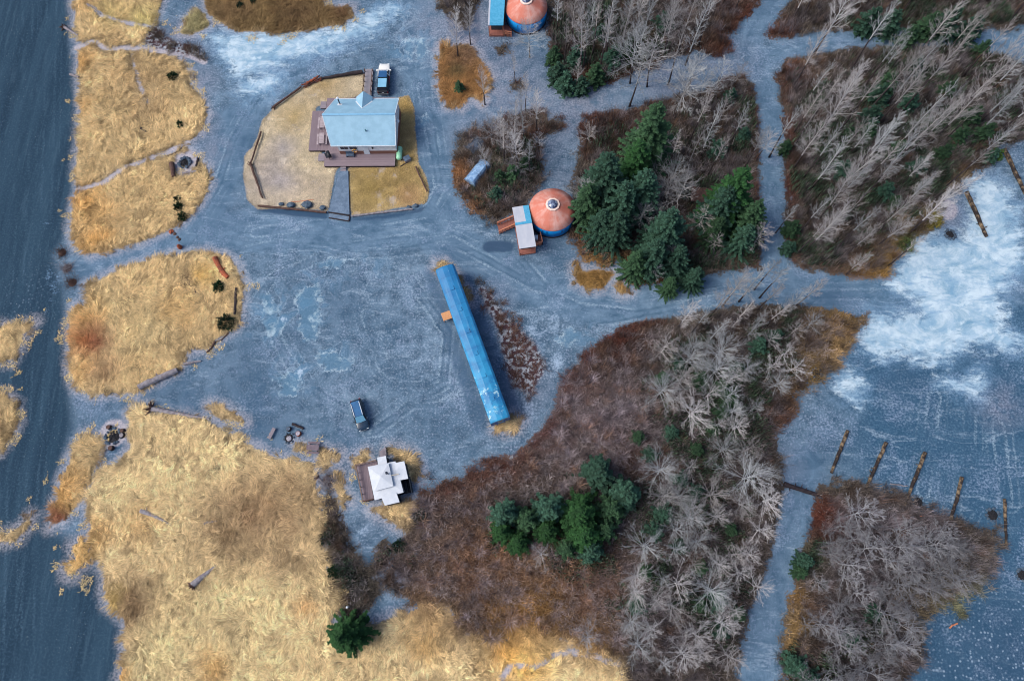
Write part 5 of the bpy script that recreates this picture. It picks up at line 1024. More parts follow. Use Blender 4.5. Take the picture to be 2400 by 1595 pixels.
ring('dark fire ring with three log seats beside the curved road', 434, 382, .95, 14, .2, .36)
ring('dark fire ring on the gravel beside the large ice patch', 2226, 550, .75, 10, .18, .28)
ring('small dark fire ring on the rim of the right hand wood', 1913, 874, .7, 8, .14, .24)
ring('dark fire ring at the edge of the lower right thicket, nearest the dark log', 2151, 1176, .8, 9, .16, .26)
ring('dark fire ring beside the thin pale log at the far right', 2326, 1206, .85, 10, .16, .28)
ring('pale stone fire ring cut by the right edge of the photo', 2396, 1347, .8, 10, .16, .26)
def stump(label, u, v, r, h, mt=M_barkd, top=None):
    q = at(u, v, h); t = thing('log_stump', label, 'stump', (q[0], q[1], 0)); mb = MB(); mb.lathe([(r * 1.15, 0), (r, h * .3), (r * .97, h)], 12); obj('bark', mb, mt, t)
    mb = MB(); mb.lathe([(r * .88, h + .002), (r * .85, h + .02)], 12); obj('cut_face', mb, top or M_barkb, t)
stump('dark stump seat at the upper left of the rubble fire ring', 253, 1000, .34, .5); stump('dark stump seat at the upper right of the rubble fire ring', 285, 1008, .32, .5)
stump('brown topped stump seat at the right of the rubble fire ring', 284, 1019, .36, .45, M_barkd, M_drift); stump('dark stump seat below the rubble fire ring', 258, 1049, .36, .5)
stump('dark stump seat above the small campfire', 675, 1004, .34, .5, M_barkd, M_tarpd); stump('red brown stump seat with a pale top by the small campfire', 698, 1015, .36, .5, M_rot, M_ash)
log('dark log seat lying above the small campfire', (686, 993), (712, 1004), .2, .18, M_barkd, 'log')
log('thick purple brown log seat left of the dark fire ring', (405, 385), (410, 416), .42, .34, M_barkb); log('flat topped log seat below the dark fire ring', (429, 408), (463, 402), .2, .2, M_drift); log('slim dark log seat right of the dark fire ring', (465, 372), (462, 392), .2, .17, M_barkd)
a = at(643, 1002, .4); b = at(630, 1028, .4); t = thing('plank_bench', 'low grey plank bench left of the small campfire', 'bench', ((a[0] + b[0]) / 2, (a[1] + b[1]) / 2, 0), math.atan2(a[1] - b[1], a[0] - b[0]))
mb = MB(); mb.box(-.85, .85, -.24, -.01, .38, .45); mb.box(-.85, .85, .01, .24, .38, .45); obj('seat', mb, M_grey, t)
for x in (-.6, .6): mb = MB(); mb.box(x - .06, x + .06, -.22, .22, 0, .378); obj('leg', mb, M_tbl2, t)

# rails and edging round the lawn
log('peeled rail log on the upper left rim of the lawn', (643, 254), (708, 207), .2, .15, M_barkb, 'fence rail', 'rail_log', .25, root=.5)
log('dark thick rail log on the top rim of the lawn', (755, 187), (851, 172), .2, .34, M_barkd, 'fence rail', 'rail_log', .15, root=.6)
log('rail log on the left rim of the lawn, upper of two', (614, 312), (590, 386), .16, .13, M_barkb, 'fence rail', 'rail_log', .3)
log('rail log on the left rim of the lawn, lower of two', (590, 388), (617, 467), .2, .15, M_barkb, 'fence rail', 'rail_log', .25, root=.6)
log('slim rail log on the right rim of the lawn by the main track', (975, 394), (1002, 452), .13, .12, M_barkb, 'fence rail', 'rail_log', .3)
log('timber edging along the bottom of the lawn, left of the walkway', (606, 484), (766, 500), .18, .17, M_barkb, 'edging', 'edging_log', .12, bend=.004)
log('timber edging along the bottom of the lawn, right of the walkway', (824, 508), (968, 491), .17, .15, M_drift, 'edging', 'edging_log', .12)
log('dark board edging on the left side of the gravel walkway', (797, 402), (771, 498), .09, .09, M_barkd, 'edging', 'edging_log', .02)
log('dark board edging on the right side of the gravel walkway', (817, 402), (820, 506), .09, .09, M_barkd, 'edging', 'edging_log', .02)
log('loose dark plank in the grass below the propane tank', (938, 391), (958, 379), .08, .07, M_barkd, 'plank', 'plank')
log('thin pale pole lying in the grass above the bottom edging', (682, 474), (736, 468), .07, .05, M_cedarrail, 'pole', 'pole')
# gravel walkway with two timber steps
wq = P2([(796, 402), (817, 402), (820, 504), (771, 497)]); mb = MB(); mb.prism(wq, 0, .26); o = obj('path', mb, None or mat('walkway_gravel', C(92, 112, 136), C(112, 132, 156), 1.4, .9, fine=.45), None); tag(o, kind='structure')
t = thing('walkway_steps', 'two timber edged gravel steps at the lower end of the walkway', 'steps', (*at(796, 508)[:2], 0)); lx, ly = t.location[0], t.location[1]
mb = MB(); s4 = P2([(771, 499), (820, 507), (818, 519), (771, 511)]) - np.array([lx, ly]); mb.prism(s4, 0, .13); obj('tread', mb, bpy.data.materials['walkway_gravel'], t)
for i, j, z in ((0, 1, .2), (3, 2, .1), (1, 2, .12)): mb = MB(); mb.beam((*s4[i], z), (*s4[j], z), .16, .18); obj('timber_edge', mb, M_barkd, t)
# rust brown heap of split wood on the rim of the lawn
q = at(732, 194); t = thing('wood_heap', 'rust brown heap of split firewood between two rail logs of the lawn', 'wood heap', (q[0], q[1], 0), R_(32)); 
for k in range(34):
    mb = MB(); x, y, z = rng.uniform(-1.5, 1.5), rng.normal(0, .28), 0; z = .12 + max(0, .5 - abs(y)) * rng.uniform(0, 1.1); an = rng.normal(0, .35); l_ = rng.uniform(.3, .6)
    mb.tube([(x - l_ * math.cos(an), y - l_ * math.sin(an), z), (x + l_ * math.cos(an), y + l_ * math.sin(an), z + rng.normal(0, .05))], rng.uniform(.06, .12), 6); obj('split_log', mb, M_rot if k % 3 else M_barkb, t)
# rocks by the edging
RK = [(683, 482, .75, 'blue grey boulder at the bottom edge of the lawn, left of the biggest one'), (721, 481, .95, 'biggest pale boulder at the bottom edge of the lawn'), (757, 488, .6, 'dark boulder next to the walkway foot'), (660, 479, .5, 'flat brownish rock left of the boulders on the lawn edge'), (974, 483, .5, 'pale rock in rubble at the lower right lawn corner'), (958, 487, .45, 'small grey rock in rubble beside the right edging timber'),
 (1122, 118, 0, '')]
for u, v, r, lb in RK:
    if r <= 0: continue
    q = at(u, v); mb = MB(); mb.lathe([(r * .8, 0), (r, r * .3), (r * .75, r * .7), (r * .2, r * .85)], 8); mb.v = [(x * rng.uniform(.85, 1.15), y * rng.uniform(.6, .95), z * rng.uniform(.85, 1.1)) for x, y, z in mb.v]
    o = obj('boulder', mb, M_rock); o.location = (q[0], q[1], 0); tag(o, lb, 'boulder', 'boulders on the lawn edge')
# orange and brown litter on the access road
q = at(423, 580); mb = MB(); mb.lathe([(.34, 0), (.38, .3), (.3, .7), (.12, .95)], 9); o = obj('orange_stump', mb, M_rot); o.location = (q[0], q[1], 0); tag(o, 'orange broken stump standing alone on the access road', 'stump')
for u, v, r, lb in ((402, 543, .5, 'largest red brown clod at the end of the row of clods across the access road'), (410, 548, .3, 'red brown clod in the row across the access road, next to the largest'), (416, 556, .26, 'small red brown clod in the middle of the row across the access road'), (421, 561, .3, 'red brown clod in the row nearest the orange stump')):
    q = at(u, v); mb = MB(); mb.lathe([(r, 0), (r * .9, r * .3), (r * .4, r * .6)], 8); mb.v = [(x * rng.uniform(.6, 1.2), y * rng.uniform(.6, 1.2), z * rng.uniform(.6, 1.3)) for x, y, z in mb.v]
    o = obj('earth_clod', mb, M_barkb if r < .4 else M_rot); o.location = (q[0], q[1], 0); tag(o, lb, 'clod', 'clods across the access road')
# two tarpaulin covered stacks in the brush west of the yurt
def stack(label, a, b, w, h, mt):
    A_, B_ = at(*a, h), at(*b, h); L = np.hypot(*(B_ - A_)[:2]); c = (A_ + B_) / 2; t = thing('covered_stack', label, 'covered stack', (c[0], c[1], 0), math.atan2(B_[1] - A_[1], B_[0] - A_[0]))
    mb = MB(); rg = []
    for f in (-.5, -.4, 0, .4, .5):
        k = 1.06 if abs(f) == .5 else 1.0; rg.append([(f * L, -w * .62 * k, .12), (f * L, -w * .5 * k, h * .8), (f * L, -w * .36, h), (f * L, w * .1, h * (1.0 if abs(f) == .5 else 1.03)), (f * L, w * .5 * k, h * .55), (f * L, w * .68 * k, .1)])
    mb.loft(rg); obj('tarpaulin', mb, mt, t)
    mb = MB(); mb.box(-L / 2 + .05, L / 2 - .05, -w * .45, w * .45, 0, h * .5); obj('pallet', mb, M_barkb, t)
stack('pale blue tarpaulin covered stack in the brush left of the salmon yurt', (1099, 421), (1136, 375), 1.9, 1.5, M_tarp)
stack('dark slate tarpaulin covered stack above the pale blue one', (1100, 350), (1128, 326), 1.7, .7, M_tarpd)
# timber platform under the spruces
q = at(1640, 488); t = thing('pallet_shelter', 'dark brown low shelter with pale pallets half hidden between the spruces', 'shelter', (q[0], q[1], 0), R_(-8))
mb = MB(); mb.box(-1.9, 1.4, .2, 2.8, 1.6, 1.7); obj('roof', mb, M_barkb, t)
for x in (-1.8, 1.25):
    for y in (.3, 2.6): mb = MB(); mb.box(x, x + .12, y, y + .12, 0, 1.6); obj('post', mb, M_barkb, t)
mb = MB()
for k in range(7): mb.box(-1.6 + k * .42, -1.35 + k * .42, -1.3, .15, .1, .16)
mb.box(-1.6, 1.2, -.4, -.3, 0, .098); mb.box(-1.6, 1.2, -1.2, -1.1, 0, .098); obj('pallet', mb, M_grey, t)
q = at(1665, 510, .4); mb = MB(); mb.lathe([(.26, 0), (.28, .5), (.2, .62)], 10); o = obj('yellow_drum', mb, M_orange); o.location = (q[0], q[1], 0); tag(o, 'small yellow drum standing beside the shelter between the spruces', 'drum')
q = at(816, 1421, .3); mb = MB(); mb.lathe([(.14, 0), (.16, 1.0), (.08, 1.05)], 8); o = obj('marker_post', mb, M_trim); o.location = (q[0], q[1], 0); tag(o, 'white marker post standing just above the lone dark spruce', 'post')

# ================================================================== TREES
def prisms(S):
    """three sided tapering sticks from a list of (p0, p1, r0, r1)"""
    P0 = np.array([s[0] for s in S]); P1 = np.array([s[1] for s in S]); r0 = np.array([s[2] for s in S]); r1 = np.array([s[3] for s in S])
    d = P1 - P0; d /= np.linalg.norm(d, axis=1)[:, None] + 1e-9
    ref = np.where(np.abs(d[:, 2:3]) < .9, np.array([[0, 0, 1.0]]), np.array([[1.0, 0, 0]])); a = np.cross(d, ref); a /= np.linalg.norm(a, axis=1)[:, None]; b = np.cross(d, a)
    v = np.empty((len(S), 6, 3))
    for j in range(3):
        t = 2.0944 * j; o = a * math.cos(t) + b * math.sin(t); v[:, j] = P0 + o * r0[:, None]; v[:, 3 + j] = P1 + o * r1[:, None]
    base = (np.arange(len(S)) * 6)[:, None]
    f = np.concatenate([base + np.array([[j, (j + 1) % 3, 3 + (j + 1) % 3, 3 + j]]) for j in range(3)]); return v.reshape(-1, 3), f
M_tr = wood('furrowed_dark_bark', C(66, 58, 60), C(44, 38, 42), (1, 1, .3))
M_tw = [twigmat('pale_twigs', C(206, 204, 206), C(172, 170, 174)), twigmat('brownish_grey_twigs', C(190, 186, 186), C(154, 150, 152)), twigmat('cool_grey_twigs', C(188, 192, 196), C(150, 154, 160))]
M_twd = twigmat('dull_grey_twigs', C(172, 174, 180), C(124, 124, 132))
def unit(v): return v / (np.linalg.norm(v) + 1e-9)
def bare_tree(seed, h, R, tw, nb=26, fork=False, dens=1.0, low=.35):
    r = np.random.default_rng(seed); S = []; lean = r.normal(0, .025, 2); rb = (.0105 if h > 13 else .012) * h
    def tp(f): return np.array([lean[0] * h * f + .12 * math.sin(f * 5 + seed), lean[1] * h * f + .12 * math.cos(f * 4 + seed), h * f])
    def tr(f): return max(.02, rb * (1 - f) ** .7)
    fr = np.linspace(low, 1, 9)
    for a, b in zip(fr[:-1], fr[1:]): S.append((tp(a), tp(b), tr(a), tr(b)))
    for k in range(nb):
        f = low + .03 + (.97 - low) * (k + r.random()) / nb; az = k * 2.4 + r.normal(0, .4); p = tp(f)
        q = (f - low) / (1 - low); L = R * (1.12 - .72 * q) * r.uniform(.7, 1.12); el = (.25 + .5 * q if h < 13 else .74 + .36 * q) + r.normal(0, .12)
        d = np.array([math.cos(az) * math.cos(el), math.sin(az) * math.cos(el), math.sin(el)]); rr = min(tr(f) * .6, .0065 * L + .010); n = 4; pts = [p]
        for i in range(n):
            d = unit(d + np.array([0, 0, .05]) + r.normal(0, .045, 3)); pts.append(pts[-1] + d * L / n)
            S.append((pts[-2], pts[-1], rr * (1 - i / n) + .008, rr * (1 - (i + 1) / n) + .007))
        m = int((4 + 2.6 * L) * dens)
        for j in range(m):
            g = r.uniform(.22, 1.0); i = min(int(g * n), n - 1); bp = pts[i] + (pts[i + 1] - pts[i]) * (g * n - i); dd = unit(pts[i + 1] - pts[i])
            sd = unit(np.cross(dd, r.normal(0, 1, 3))); d2 = unit(dd + sd * r.uniform(.35, .8) + np.array([0, 0, .1])); l2 = L * r.uniform(.18, .42) * (1.15 - .5 * g); e = bp + d2 * l2 + np.array([0, 0, l2 * .1])
            S.append((bp, e, .011, .007))
            for w in range(4):
                g2 = r.uniform(.25, .95); b3 = bp + (e - bp) * g2; d3 = unit(d2 + r.normal(0, .55, 3)); S.append((b3, b3 + d3 * l2 * r.uniform(.35, .7), .008, .005))
    t = thing('bare_tree', 'x', 'bare tree')
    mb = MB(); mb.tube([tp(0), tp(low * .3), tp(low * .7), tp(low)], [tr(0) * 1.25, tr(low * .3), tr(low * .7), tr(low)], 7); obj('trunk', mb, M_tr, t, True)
    v, f = prisms(S); npmesh('crown', v, f, tw, None, t); return t, len(f)
TALL = [bare_tree(s, 15.0, R, M_tw[s % 3], nb, dens=d, low=l) for s, R, nb, d, l in ((1, 2.8, 36, 1.0, .36), (2, 2.3, 30, .9, .48), (3, 3.2, 40, 1.0, .32), (4, 2.0, 28, .9, .55), (5, 2.6, 38, 1.0, .22), (6, 3.5, 36, 1.1, .30), (7, 2.4, 28, .9, .42))]
WIDE = [bare_tree(s, 10.0, R, M_tw[s % 3], nb, dens=d, low=.38) for s, R, nb, d in ((11, 4.4, 40, .9), (12, 3.7, 34, .9), (13, 3.2, 30, .9), (14, 2.8, 26, .9), (15, 3.4, 24, .8))]
SCRUB = [bare_tree(s, 6.0, R, M_twd, nb, dens=1.3, low=.15) for s, R, nb in ((21, 2.5, 26), (22, 2.2, 22), (23, 2.8, 28), (24, 2.0, 22))]
print('tree faces', [k for _, k in TALL + WIDE + SCRUB])
used = set(); BASES = []
def plant(protos, x, y, s, label, group, h0):
    i = int(rng.integers(len(protos))); t = protos[i][0]; BASES.append((x, y))
    z = float(samp(GZ, np.array([x]), np.array([y]))[0]) - .05; a = rng.uniform(0, 6.28)
    if id(t) not in used:
        used.add(id(t)); t.location = (x, y, z); t.rotation_euler = (0, 0, a); t.scale = (s, s, s); t['label'] = label; t['group'] = group; return t
    return dup(t, (x, y, z), a, s, label, group)
def hub(protos, lst, h0, label, group, hh):
    for it in lst:
        u, v = it[0], it[1]; s = (it[2] if len(it) > 2 else 1.0) * rng.uniform(.92, 1.08); p = at(u, v, hh * h0 * s); plant(protos, p[0], p[1], s, label, group, h0)
G_A = ('tall bare tree in the dense stand along the top edge, behind the yurts', 'bare trees of the top stand')
G_B = ('bare tree growing among the big spruces right of the yurt', 'bare trees among the spruces')
G_C = ('tall leaning bare tree in the upper right wood above the ice', 'bare trees of the upper right wood')
G_D = ('tall bare tree leaning over the curved gravel road', 'bare trees along the curved road')
G_E = ('spreading bare tree seen from above in the central right wood', 'bare trees of the central right wood')
G_F = ('small grey bare tree in the lower right thicket beside the gravel track', 'bare trees of the lower right thicket')
G_G = ('slim bare tree on the gravel between the two yurts', 'bare trees between the yurts')
hub(TALL, [(1376,60),(1327,84,.8),(1368,74),(1399,38),(1422,71),(1435,20),(1480,15,1.1),(1501,31,1.05),(1519,25),(1588,20),(1623,15),(1641,46),(1356,163,.6),(1593,105,.9),(1345,20,.9),(1460,60,.9),(1560,50,.9),(1670,10)], 14, *G_A, .75)
hub(WIDE, [(1498,155,1.35),(1537,120,1.25),(1493,110,1.1),(1608,189,1.1),(1598,212,1.0),(1659,179,1.0),(1634,150,1.0),(1690,165,.9)], 10, *G_A, .75)
hub(TALL, [(1583,342,.8),(1634,337,.9),(1672,293,.95),(1697,255,.9),(1736,281,.85),(1690,350,.8),(1650,250,.9),(1780,330,.7)], 14, *G_B, .75)
hub(WIDE, [(1598,446,1.1),(1577,420,1),(1557,438,.9),(1677,558,.6),(1539,630,.5),(1787,553,.8),(1800,330,.8),(1376,306,.6)], 10, *G_B, .75)
hub(TALL, [(1979,8,1.1),(2093,115,1.1),(2162,143,1.1),(2221,138,1),(1999,199,1.1),(2035,212,1.1),(2116,163,1.1),(2144,191,1.05),(2198,166),(2331,173,1.15),(2272,245,1.1),(2221,268,1.05),(2183,255,1),(1979,230,1.1),(1915,314,1),(1940,337,1),(1999,319,1),(2068,321,1),(2170,293,1.1),(2119,357,1),(2022,377,1),(1963,365,.95),(1850,290,.9),(2009,420,.95),(1979,446,.9),(1940,527,.8),(1915,543,.75),(1963,512,.8),(2024,520,.85),(2037,550,.8),(2157,441,.9),(2114,527,.7),(2022,609,.5),(1851,502,.6),(2340,90,1),(2290,60,1),(2220,40,1),(2380,230,1)], 14, *G_C, .74)
hub(TALL, [(1697,701,.85),(1613,727,.75),(1646,744,.75),(1736,668,.85),(1774,655,.85),(1748,726,.8),(1685,770,.75),(1826,650,.8),(1815,686,.8),(1871,698,.8),(1915,675,.7),(1808,630,.8),(1826,732,.75),(1780,760,.75),(1720,760,.7)], 14, *G_D, .74)
E_L = [(1516,1282,1.15),(1492,1348,.75),(1488,1386,.7),(1583,1238,.8),(1631,1266,.7),(1593,1363,.85),(1555,1358,.6),(1667,1389,.85),(1580,1422,.9),(1539,1409,.6),(1529,1478,.7),(1478,1455,.65),(1496,1516,1),(1629,1488,.85),(1606,1537,.95),(1618,1210,.7),(1685,1322,.7),(1723,1305,.65),(1756,1297,.65),(1774,1371,.8),(1736,1346,.7),(1695,1463,.8),(1715,1425,.6),(1680,1210,.7),(1705,1539,.8),
 (1560,820,.85),(1618,841,.85),(1692,818,.95),(1608,889,.9),(1557,910,.85),(1667,917,.85),(1623,966,1.05),(1583,938,.65),(1753,1060,.95),(1549,1104,.8),(1680,1149,1),(1761,1119,.95),(1560,1162,.8),(1590,1165,.8),(1629,1193,.75),(1685,861,.8),(1730,1000,.7),(1700,1050,.7),(1800,1170,.8),(1740,1180,.7),(1790,1240,.7)]
hub(WIDE, [e for e in E_L if e not in ((1516,1282,1.15),)], 10, *G_E, .72)
hub(WIDE, [(1516, 1282, 1.15)], 10, 'widest bare tree crown of the wood, a pale starburst right of the low spruces', 'bare trees of the central right wood', .72)
hub(WIDE, [(1269, 1301, .62)], 10, 'small pale bare tree at the lower edge of the low spruce clump', 'lone bare trees', .72)
hub(SCRUB, [(1379, 1491, .9)], 6, 'small bare tree standing alone in the brown slope above the pale trail', 'lone bare trees', .7)
hub(TALL, [(1233,204,.7),(1261,240,.75),(1062,60,.75),(1095,40,.7),(1170,290,.6),(1205,150,.55),(1130,190,.6),(1180,320,.75),(1215,335,.8),(1240,360,.7),(1140,365,.65),(1200,290,.85),(1225,260,.8)], 14, *G_G, .7)
hub(WIDE, [(1240,75,.8)], 10, 'bare tree whose thin branches cross the pink yurt roof', 'bare trees between the yurts', .8)
hub(SCRUB, [(1265,320,.8),(1195,330,.8),(1150,300,.9),(1210,380,.9)], 6, *G_G, .7)
def fill(protos, polypx, n, gap, s0, s1, lab, h0, seed):
    pg = P2(polypx); c = 0
    for k in range(n * 60):
        x, y = rng.uniform(pg[:, 0].min(), pg[:, 0].max()), rng.uniform(pg[:, 1].min(), pg[:, 1].max())
        if polysd(np.array([x]), np.array([y]), pg)[0] < .3 or samp(road_d, np.array([x]), np.array([y]))[0] > -.8: continue
        if min((x - a) ** 2 + (y - b) ** 2 for a, b in BASES) < gap * gap: continue
        plant(protos, x, y, rng.uniform(s0, s1), *lab, h0); c += 1
        if c >= n: break
fill(TALL, FOREST[2], 36, 2.3, .55, 1.1, G_C, 14, 1)
fill(TALL, FOREST[3], 18, 2.4, .7, 1.05, ('tall bare tree in the far wood at the upper right corner', 'bare trees of the far corner wood'), 14, 2)
fill(TALL, FOREST[0], 14, 2.0, .6, 1.0, G_A, 14, 3)
fill(WIDE, [(1560,800),(1640,740),(1800,720),(1930,720),(1960,780),(1850,920),(1800,1020),(1820,1140),(1790,1310),(1730,1500),(1700,1590),(1480,1590),(1480,1440),(1560,1300),(1560,1150),(1600,1000)], 20, 2.2, .45, .75, G_E, 10, 4)
fill(SCRUB, [(1890,1220),(1960,1190),(2040,1200),(2110,1215),(2220,1250),(2290,1290),(2290,1340),(2200,1410),(2110,1440),(2110,1590),(1845,1600),(1865,1420)], 42, 1.5, .8, 1.4, G_F, 6, 5)
fill(WIDE, FOREST[1], 9, 2.4, .5, .8, G_B, 10, 6)
print('bare trees', len(BASES))

# conifers
LEAF = [leafmat('spruce_green', C(22, 42, 32), C(58, 88, 60), tips=True), leafmat('deep_spruce_green', C(18, 36, 30), C(60, 94, 78), tips=True), leafmat('fresh_green', C(22, 48, 30), C(46, 84, 44), tips=True)]
def conifer(seed, h, R, lm, step=.34, nb=8, spread=.8, tw=.34):
    r = np.random.default_rng(seed); V = []; TP = []
    z = h * .06
    while z < h * .985:
        f = z / h; rr = R * (1 - f) ** spread * r.uniform(.82, 1.12) + .12; m = max(4, int(nb * (.55 + .6 * (1 - f)))); a0 = r.uniform(0, 6.28)
        for k in range(m):
            a = a0 + 6.283 * k / m + r.normal(0, .15); L = rr * r.uniform(.55, 1.2); ca, sa = math.cos(a), math.sin(a); droop = .32 - .5 * f
            ns = max(3, int(L / .17))
            for i in range(ns):
                g = (i + .6) / ns; w = (1.05 - .55 * g) * min(.55, L * .42)
                for s in (-1, 1, 0):
                    px, pz = g * L, z - droop * L * g + .14 * L * g * g + r.normal(0, .05)
                    b = np.array([ca * px, sa * px, pz]); tl = w * r.uniform(.7, 1.2) * (1 if s else .8)
                    da = a + s * r.uniform(.5, 1.0); d = np.array([math.cos(da), math.sin(da), r.uniform(-.35, .15)]); e = b + d * tl
                    sdv = np.cross(d, [0, 0, 1.0]); sdv = sdv / (np.linalg.norm(sdv) + 1e-9); hw_ = tw * r.uniform(.3, .55) * .5 + .03
                    V += [b - sdv * hw_ * .5, b + sdv * hw_ * .5 , e + sdv * hw_ + np.array([0, 0, r.normal(0, .04)]), e - sdv * hw_ + np.array([0, 0, r.normal(0, .04)])]; TP += [g * (.5 + .5 * f)] * 2 + [g] * 2
        z += step * r.uniform(.8, 1.2) * (1.2 - .5 * f)
    V = np.array(V); F_ = np.arange(len(V)).reshape(-1, 4)
    t = thing('spruce_tree', 'x', 'spruce')
    mb = MB(); mb.tube([(0, 0, 0), (0, 0, h * .5), (0, 0, h * .97)], [.018 * h, .011 * h, .02], 7); obj('trunk', mb, M_tr, t, True)
    npmesh('crown', V, F_, lm, None, t, {'tip': np.array(TP)}); return t, len(F_)
BIG = [conifer(31, 14, 4.1, LEAF[0]), conifer(32, 14, 4.6, LEAF[1]), conifer(33, 14, 3.7, LEAF[2])]
MID = [conifer(41, 8, 2.5, LEAF[1], .30), conifer(42, 8, 2.8, LEAF[2], .30), conifer(43, 8, 2.2, LEAF[0], .30)]
YNG = [conifer(51, 4, 1.5, LEAF[0], .26, 7, .7), conifer(52, 4, 1.7, LEAF[1], .26, 7, .7)]
print('conifer faces', [k for _, k in BIG + MID + YNG])
def con(protos, u, v, h, h0, label, group, i=None, hh=.97):
    p = at(u, v, h * hh); i = int(rng.integers(len(protos))) if i is None else i; t = protos[i][0]; s = h / h0; a = rng.uniform(0, 6.28)
    if id(t) not in used: used.add(id(t)); t.location = (p[0], p[1], -.05); t.rotation_euler = (0, 0, a); t.scale = (s, s, s); t['label'] = label; t['group'] = group; return t
    return dup(t, (p[0], p[1], -.05), a, s, label, group)
CB = 'big spruces right of the yurt'
for u, v, h, lb, i in ((1548, 243, 17, 'tallest spruce, its bright tip reaching the upper gravel track', 0), (1505, 330, 14, 'spruce below the tallest spruce tip, in the middle of the row', 2), (1430, 362, 15, 'broad spruce in the row nearest above the salmon yurt roof', 1), (1384, 432, 12, 'spruce whose branches overlap the salmon yurt roof edge', 0), (1470, 430, 13, 'dark inner spruce between the yurt row and the pallet shelter', 1), (1418, 494, 10, 'low spruce at the foot of the row beside the yurt', 1),
 (1580, 495, 14, 'yellow tipped spruce left of the pallet shelter', 1), (1545, 565, 11, 'spruce below the yellow tipped one, above the curved road', 1), (1500, 590, 9, 'lowest spruce of the middle group near the tan grass', 0), (1600, 580, 9, 'spruce at the right of the middle group by the shelter', 1),
 (1752, 395, 16, 'tall spruce on the left side of the narrow vertical track', 2), (1715, 440, 13, 'spruce right of the pallet shelter', 1), (1785, 470, 12, 'spruce leaning over the narrow vertical track', 0), (1762, 530, 9, 'lower spruce of the right hand group by the track', 1), (1695, 510, 9, 'low dark spruce right of the yellow drum', 0), (1455, 500, 11, 'dark spruce filling the gap between the yurt row and the middle group', 1), (1520, 400, 13, 'dark spruce between the tallest spruce and the yellow tipped one', 1), (1640, 630, 7, 'low spruce at the inner bend of the curved road', 1), (1580, 650, 6, 'lowest dark spruce on the bend of the curved road', 0)):
    con(BIG, u, v, h, 14, lb, CB, i)
CM = 'low spruces of the clump in the lower middle'
for u, v, h, lb, i in ((1412, 1098, 9, 'bluish spruce alone at the top of the low spruce clump', 0), (1475, 1150, 9, 'bluish broad spruce at the right end of the low spruce clump', 0), (1440, 1190, 8, 'spruce just below the bluish broad one in the low clump', 2), (1290, 1188, 9, 'pale tipped spruce in the middle of the low clump', 0), (1365, 1200, 10, 'bright green tall spruce in the centre of the low clump', 1), (1375, 1250, 9, 'bright green spruce below the centre of the low clump', 1), (1390, 1292, 7, 'bluish spruce at the bottom right of the low clump', 0), (1235, 1215, 8, 'spruce in the left half of the low clump', 2), (1180, 1200, 8, 'leftmost bluish spruce of the low clump', 0), (1175, 1245, 6, 'bright green spruce at the lower left of the low clump', 1), (1215, 1270, 6, 'green spruce at the bottom left of the low clump', 1), (1285, 1240, 7, 'small bright spruce in the hollow of the low clump', 1), (1330, 1285, 6, 'dark spruce at the bottom of the low clump', 2), (1425, 1240, 7, 'dark spruce between clump and starburst tree', 2)):
    con(MID, u, v, h, 8, lb, CM, i)
con(MID, 806, 1490, 8.6, 8, 'lone dark spruce at the lower edge of the big meadow', 'lone spruces', 1, .6)
con(MID, 1905, 1318, 4.6, 8, 'dark spruce at the left edge of the lower right thicket', 'lone spruces', 0); con(MID, 1892, 1342, 4, 8, 'smaller dark spruce below the one at the thicket edge', 'lone spruces', 2)
con(YNG, 1074, 190, 2.6, 4, 'dark young spruce in the rust brown patch left of the upper yurt', 'lone spruces', 0)
yl = ('young dark spruce in the understory of the leafless wood', 'young spruces under the bare trees')
for u, v, h in [(1310,150,6),(1330,170,6),(1365,180,5),(1400,150,6),(1300,110,5),(1440,110,6),(1480,90,6),(1410,60,5),(1350,110,6),(1560,30,6),(2060,20,7),(2110,25,7),(2150,60,6),(2250,20,8),(2300,40,7),(2200,30,7),(2320,95,5),(2100,170,6),(2080,200,6),(2160,140,5),(2060,250,6),(2050,290,5),(2120,330,5),(2000,300,4),(2300,250,6),(2330,290,6),(2270,300,5),(2230,340,5),(2340,350,4),(1870,520,5),(1860,570,4),(2090,430,5),(2110,460,4),(1990,380,5),(1850,330,4),(2170,370,5),(2150,220,5),(2240,190,5),
 (1600,850,4),(1650,880,5),(1700,900,5),(1720,930,5),(1700,960,5),(1680,1000,4),(1530,1060,4),(1580,1010,4),(1640,1050,4),(1500,1020,4),(1740,860,5),(1790,800,5),(1830,780,4),(1600,1120,4),(1560,1200,5),(1640,1150,4),(1720,1240,4),(1540,1240,5),(1650,1330,4),(1690,1410,5),(1650,1420,4),(1700,1480,4),(1520,1340,4),(1500,1420,4),(1600,1280,4),(1740,1440,4),(1560,880,4),(1880,1560,5),(1910,1590,5),(2010,1500,4),(2060,1440,4),(1230,370,4),(1200,390,5),(1170,400,4),(1160,440,4),(1690,330,5),(1720,210,4),(1750,300,4)]:
    con(YNG, u, v, h * .8, 4, *yl)
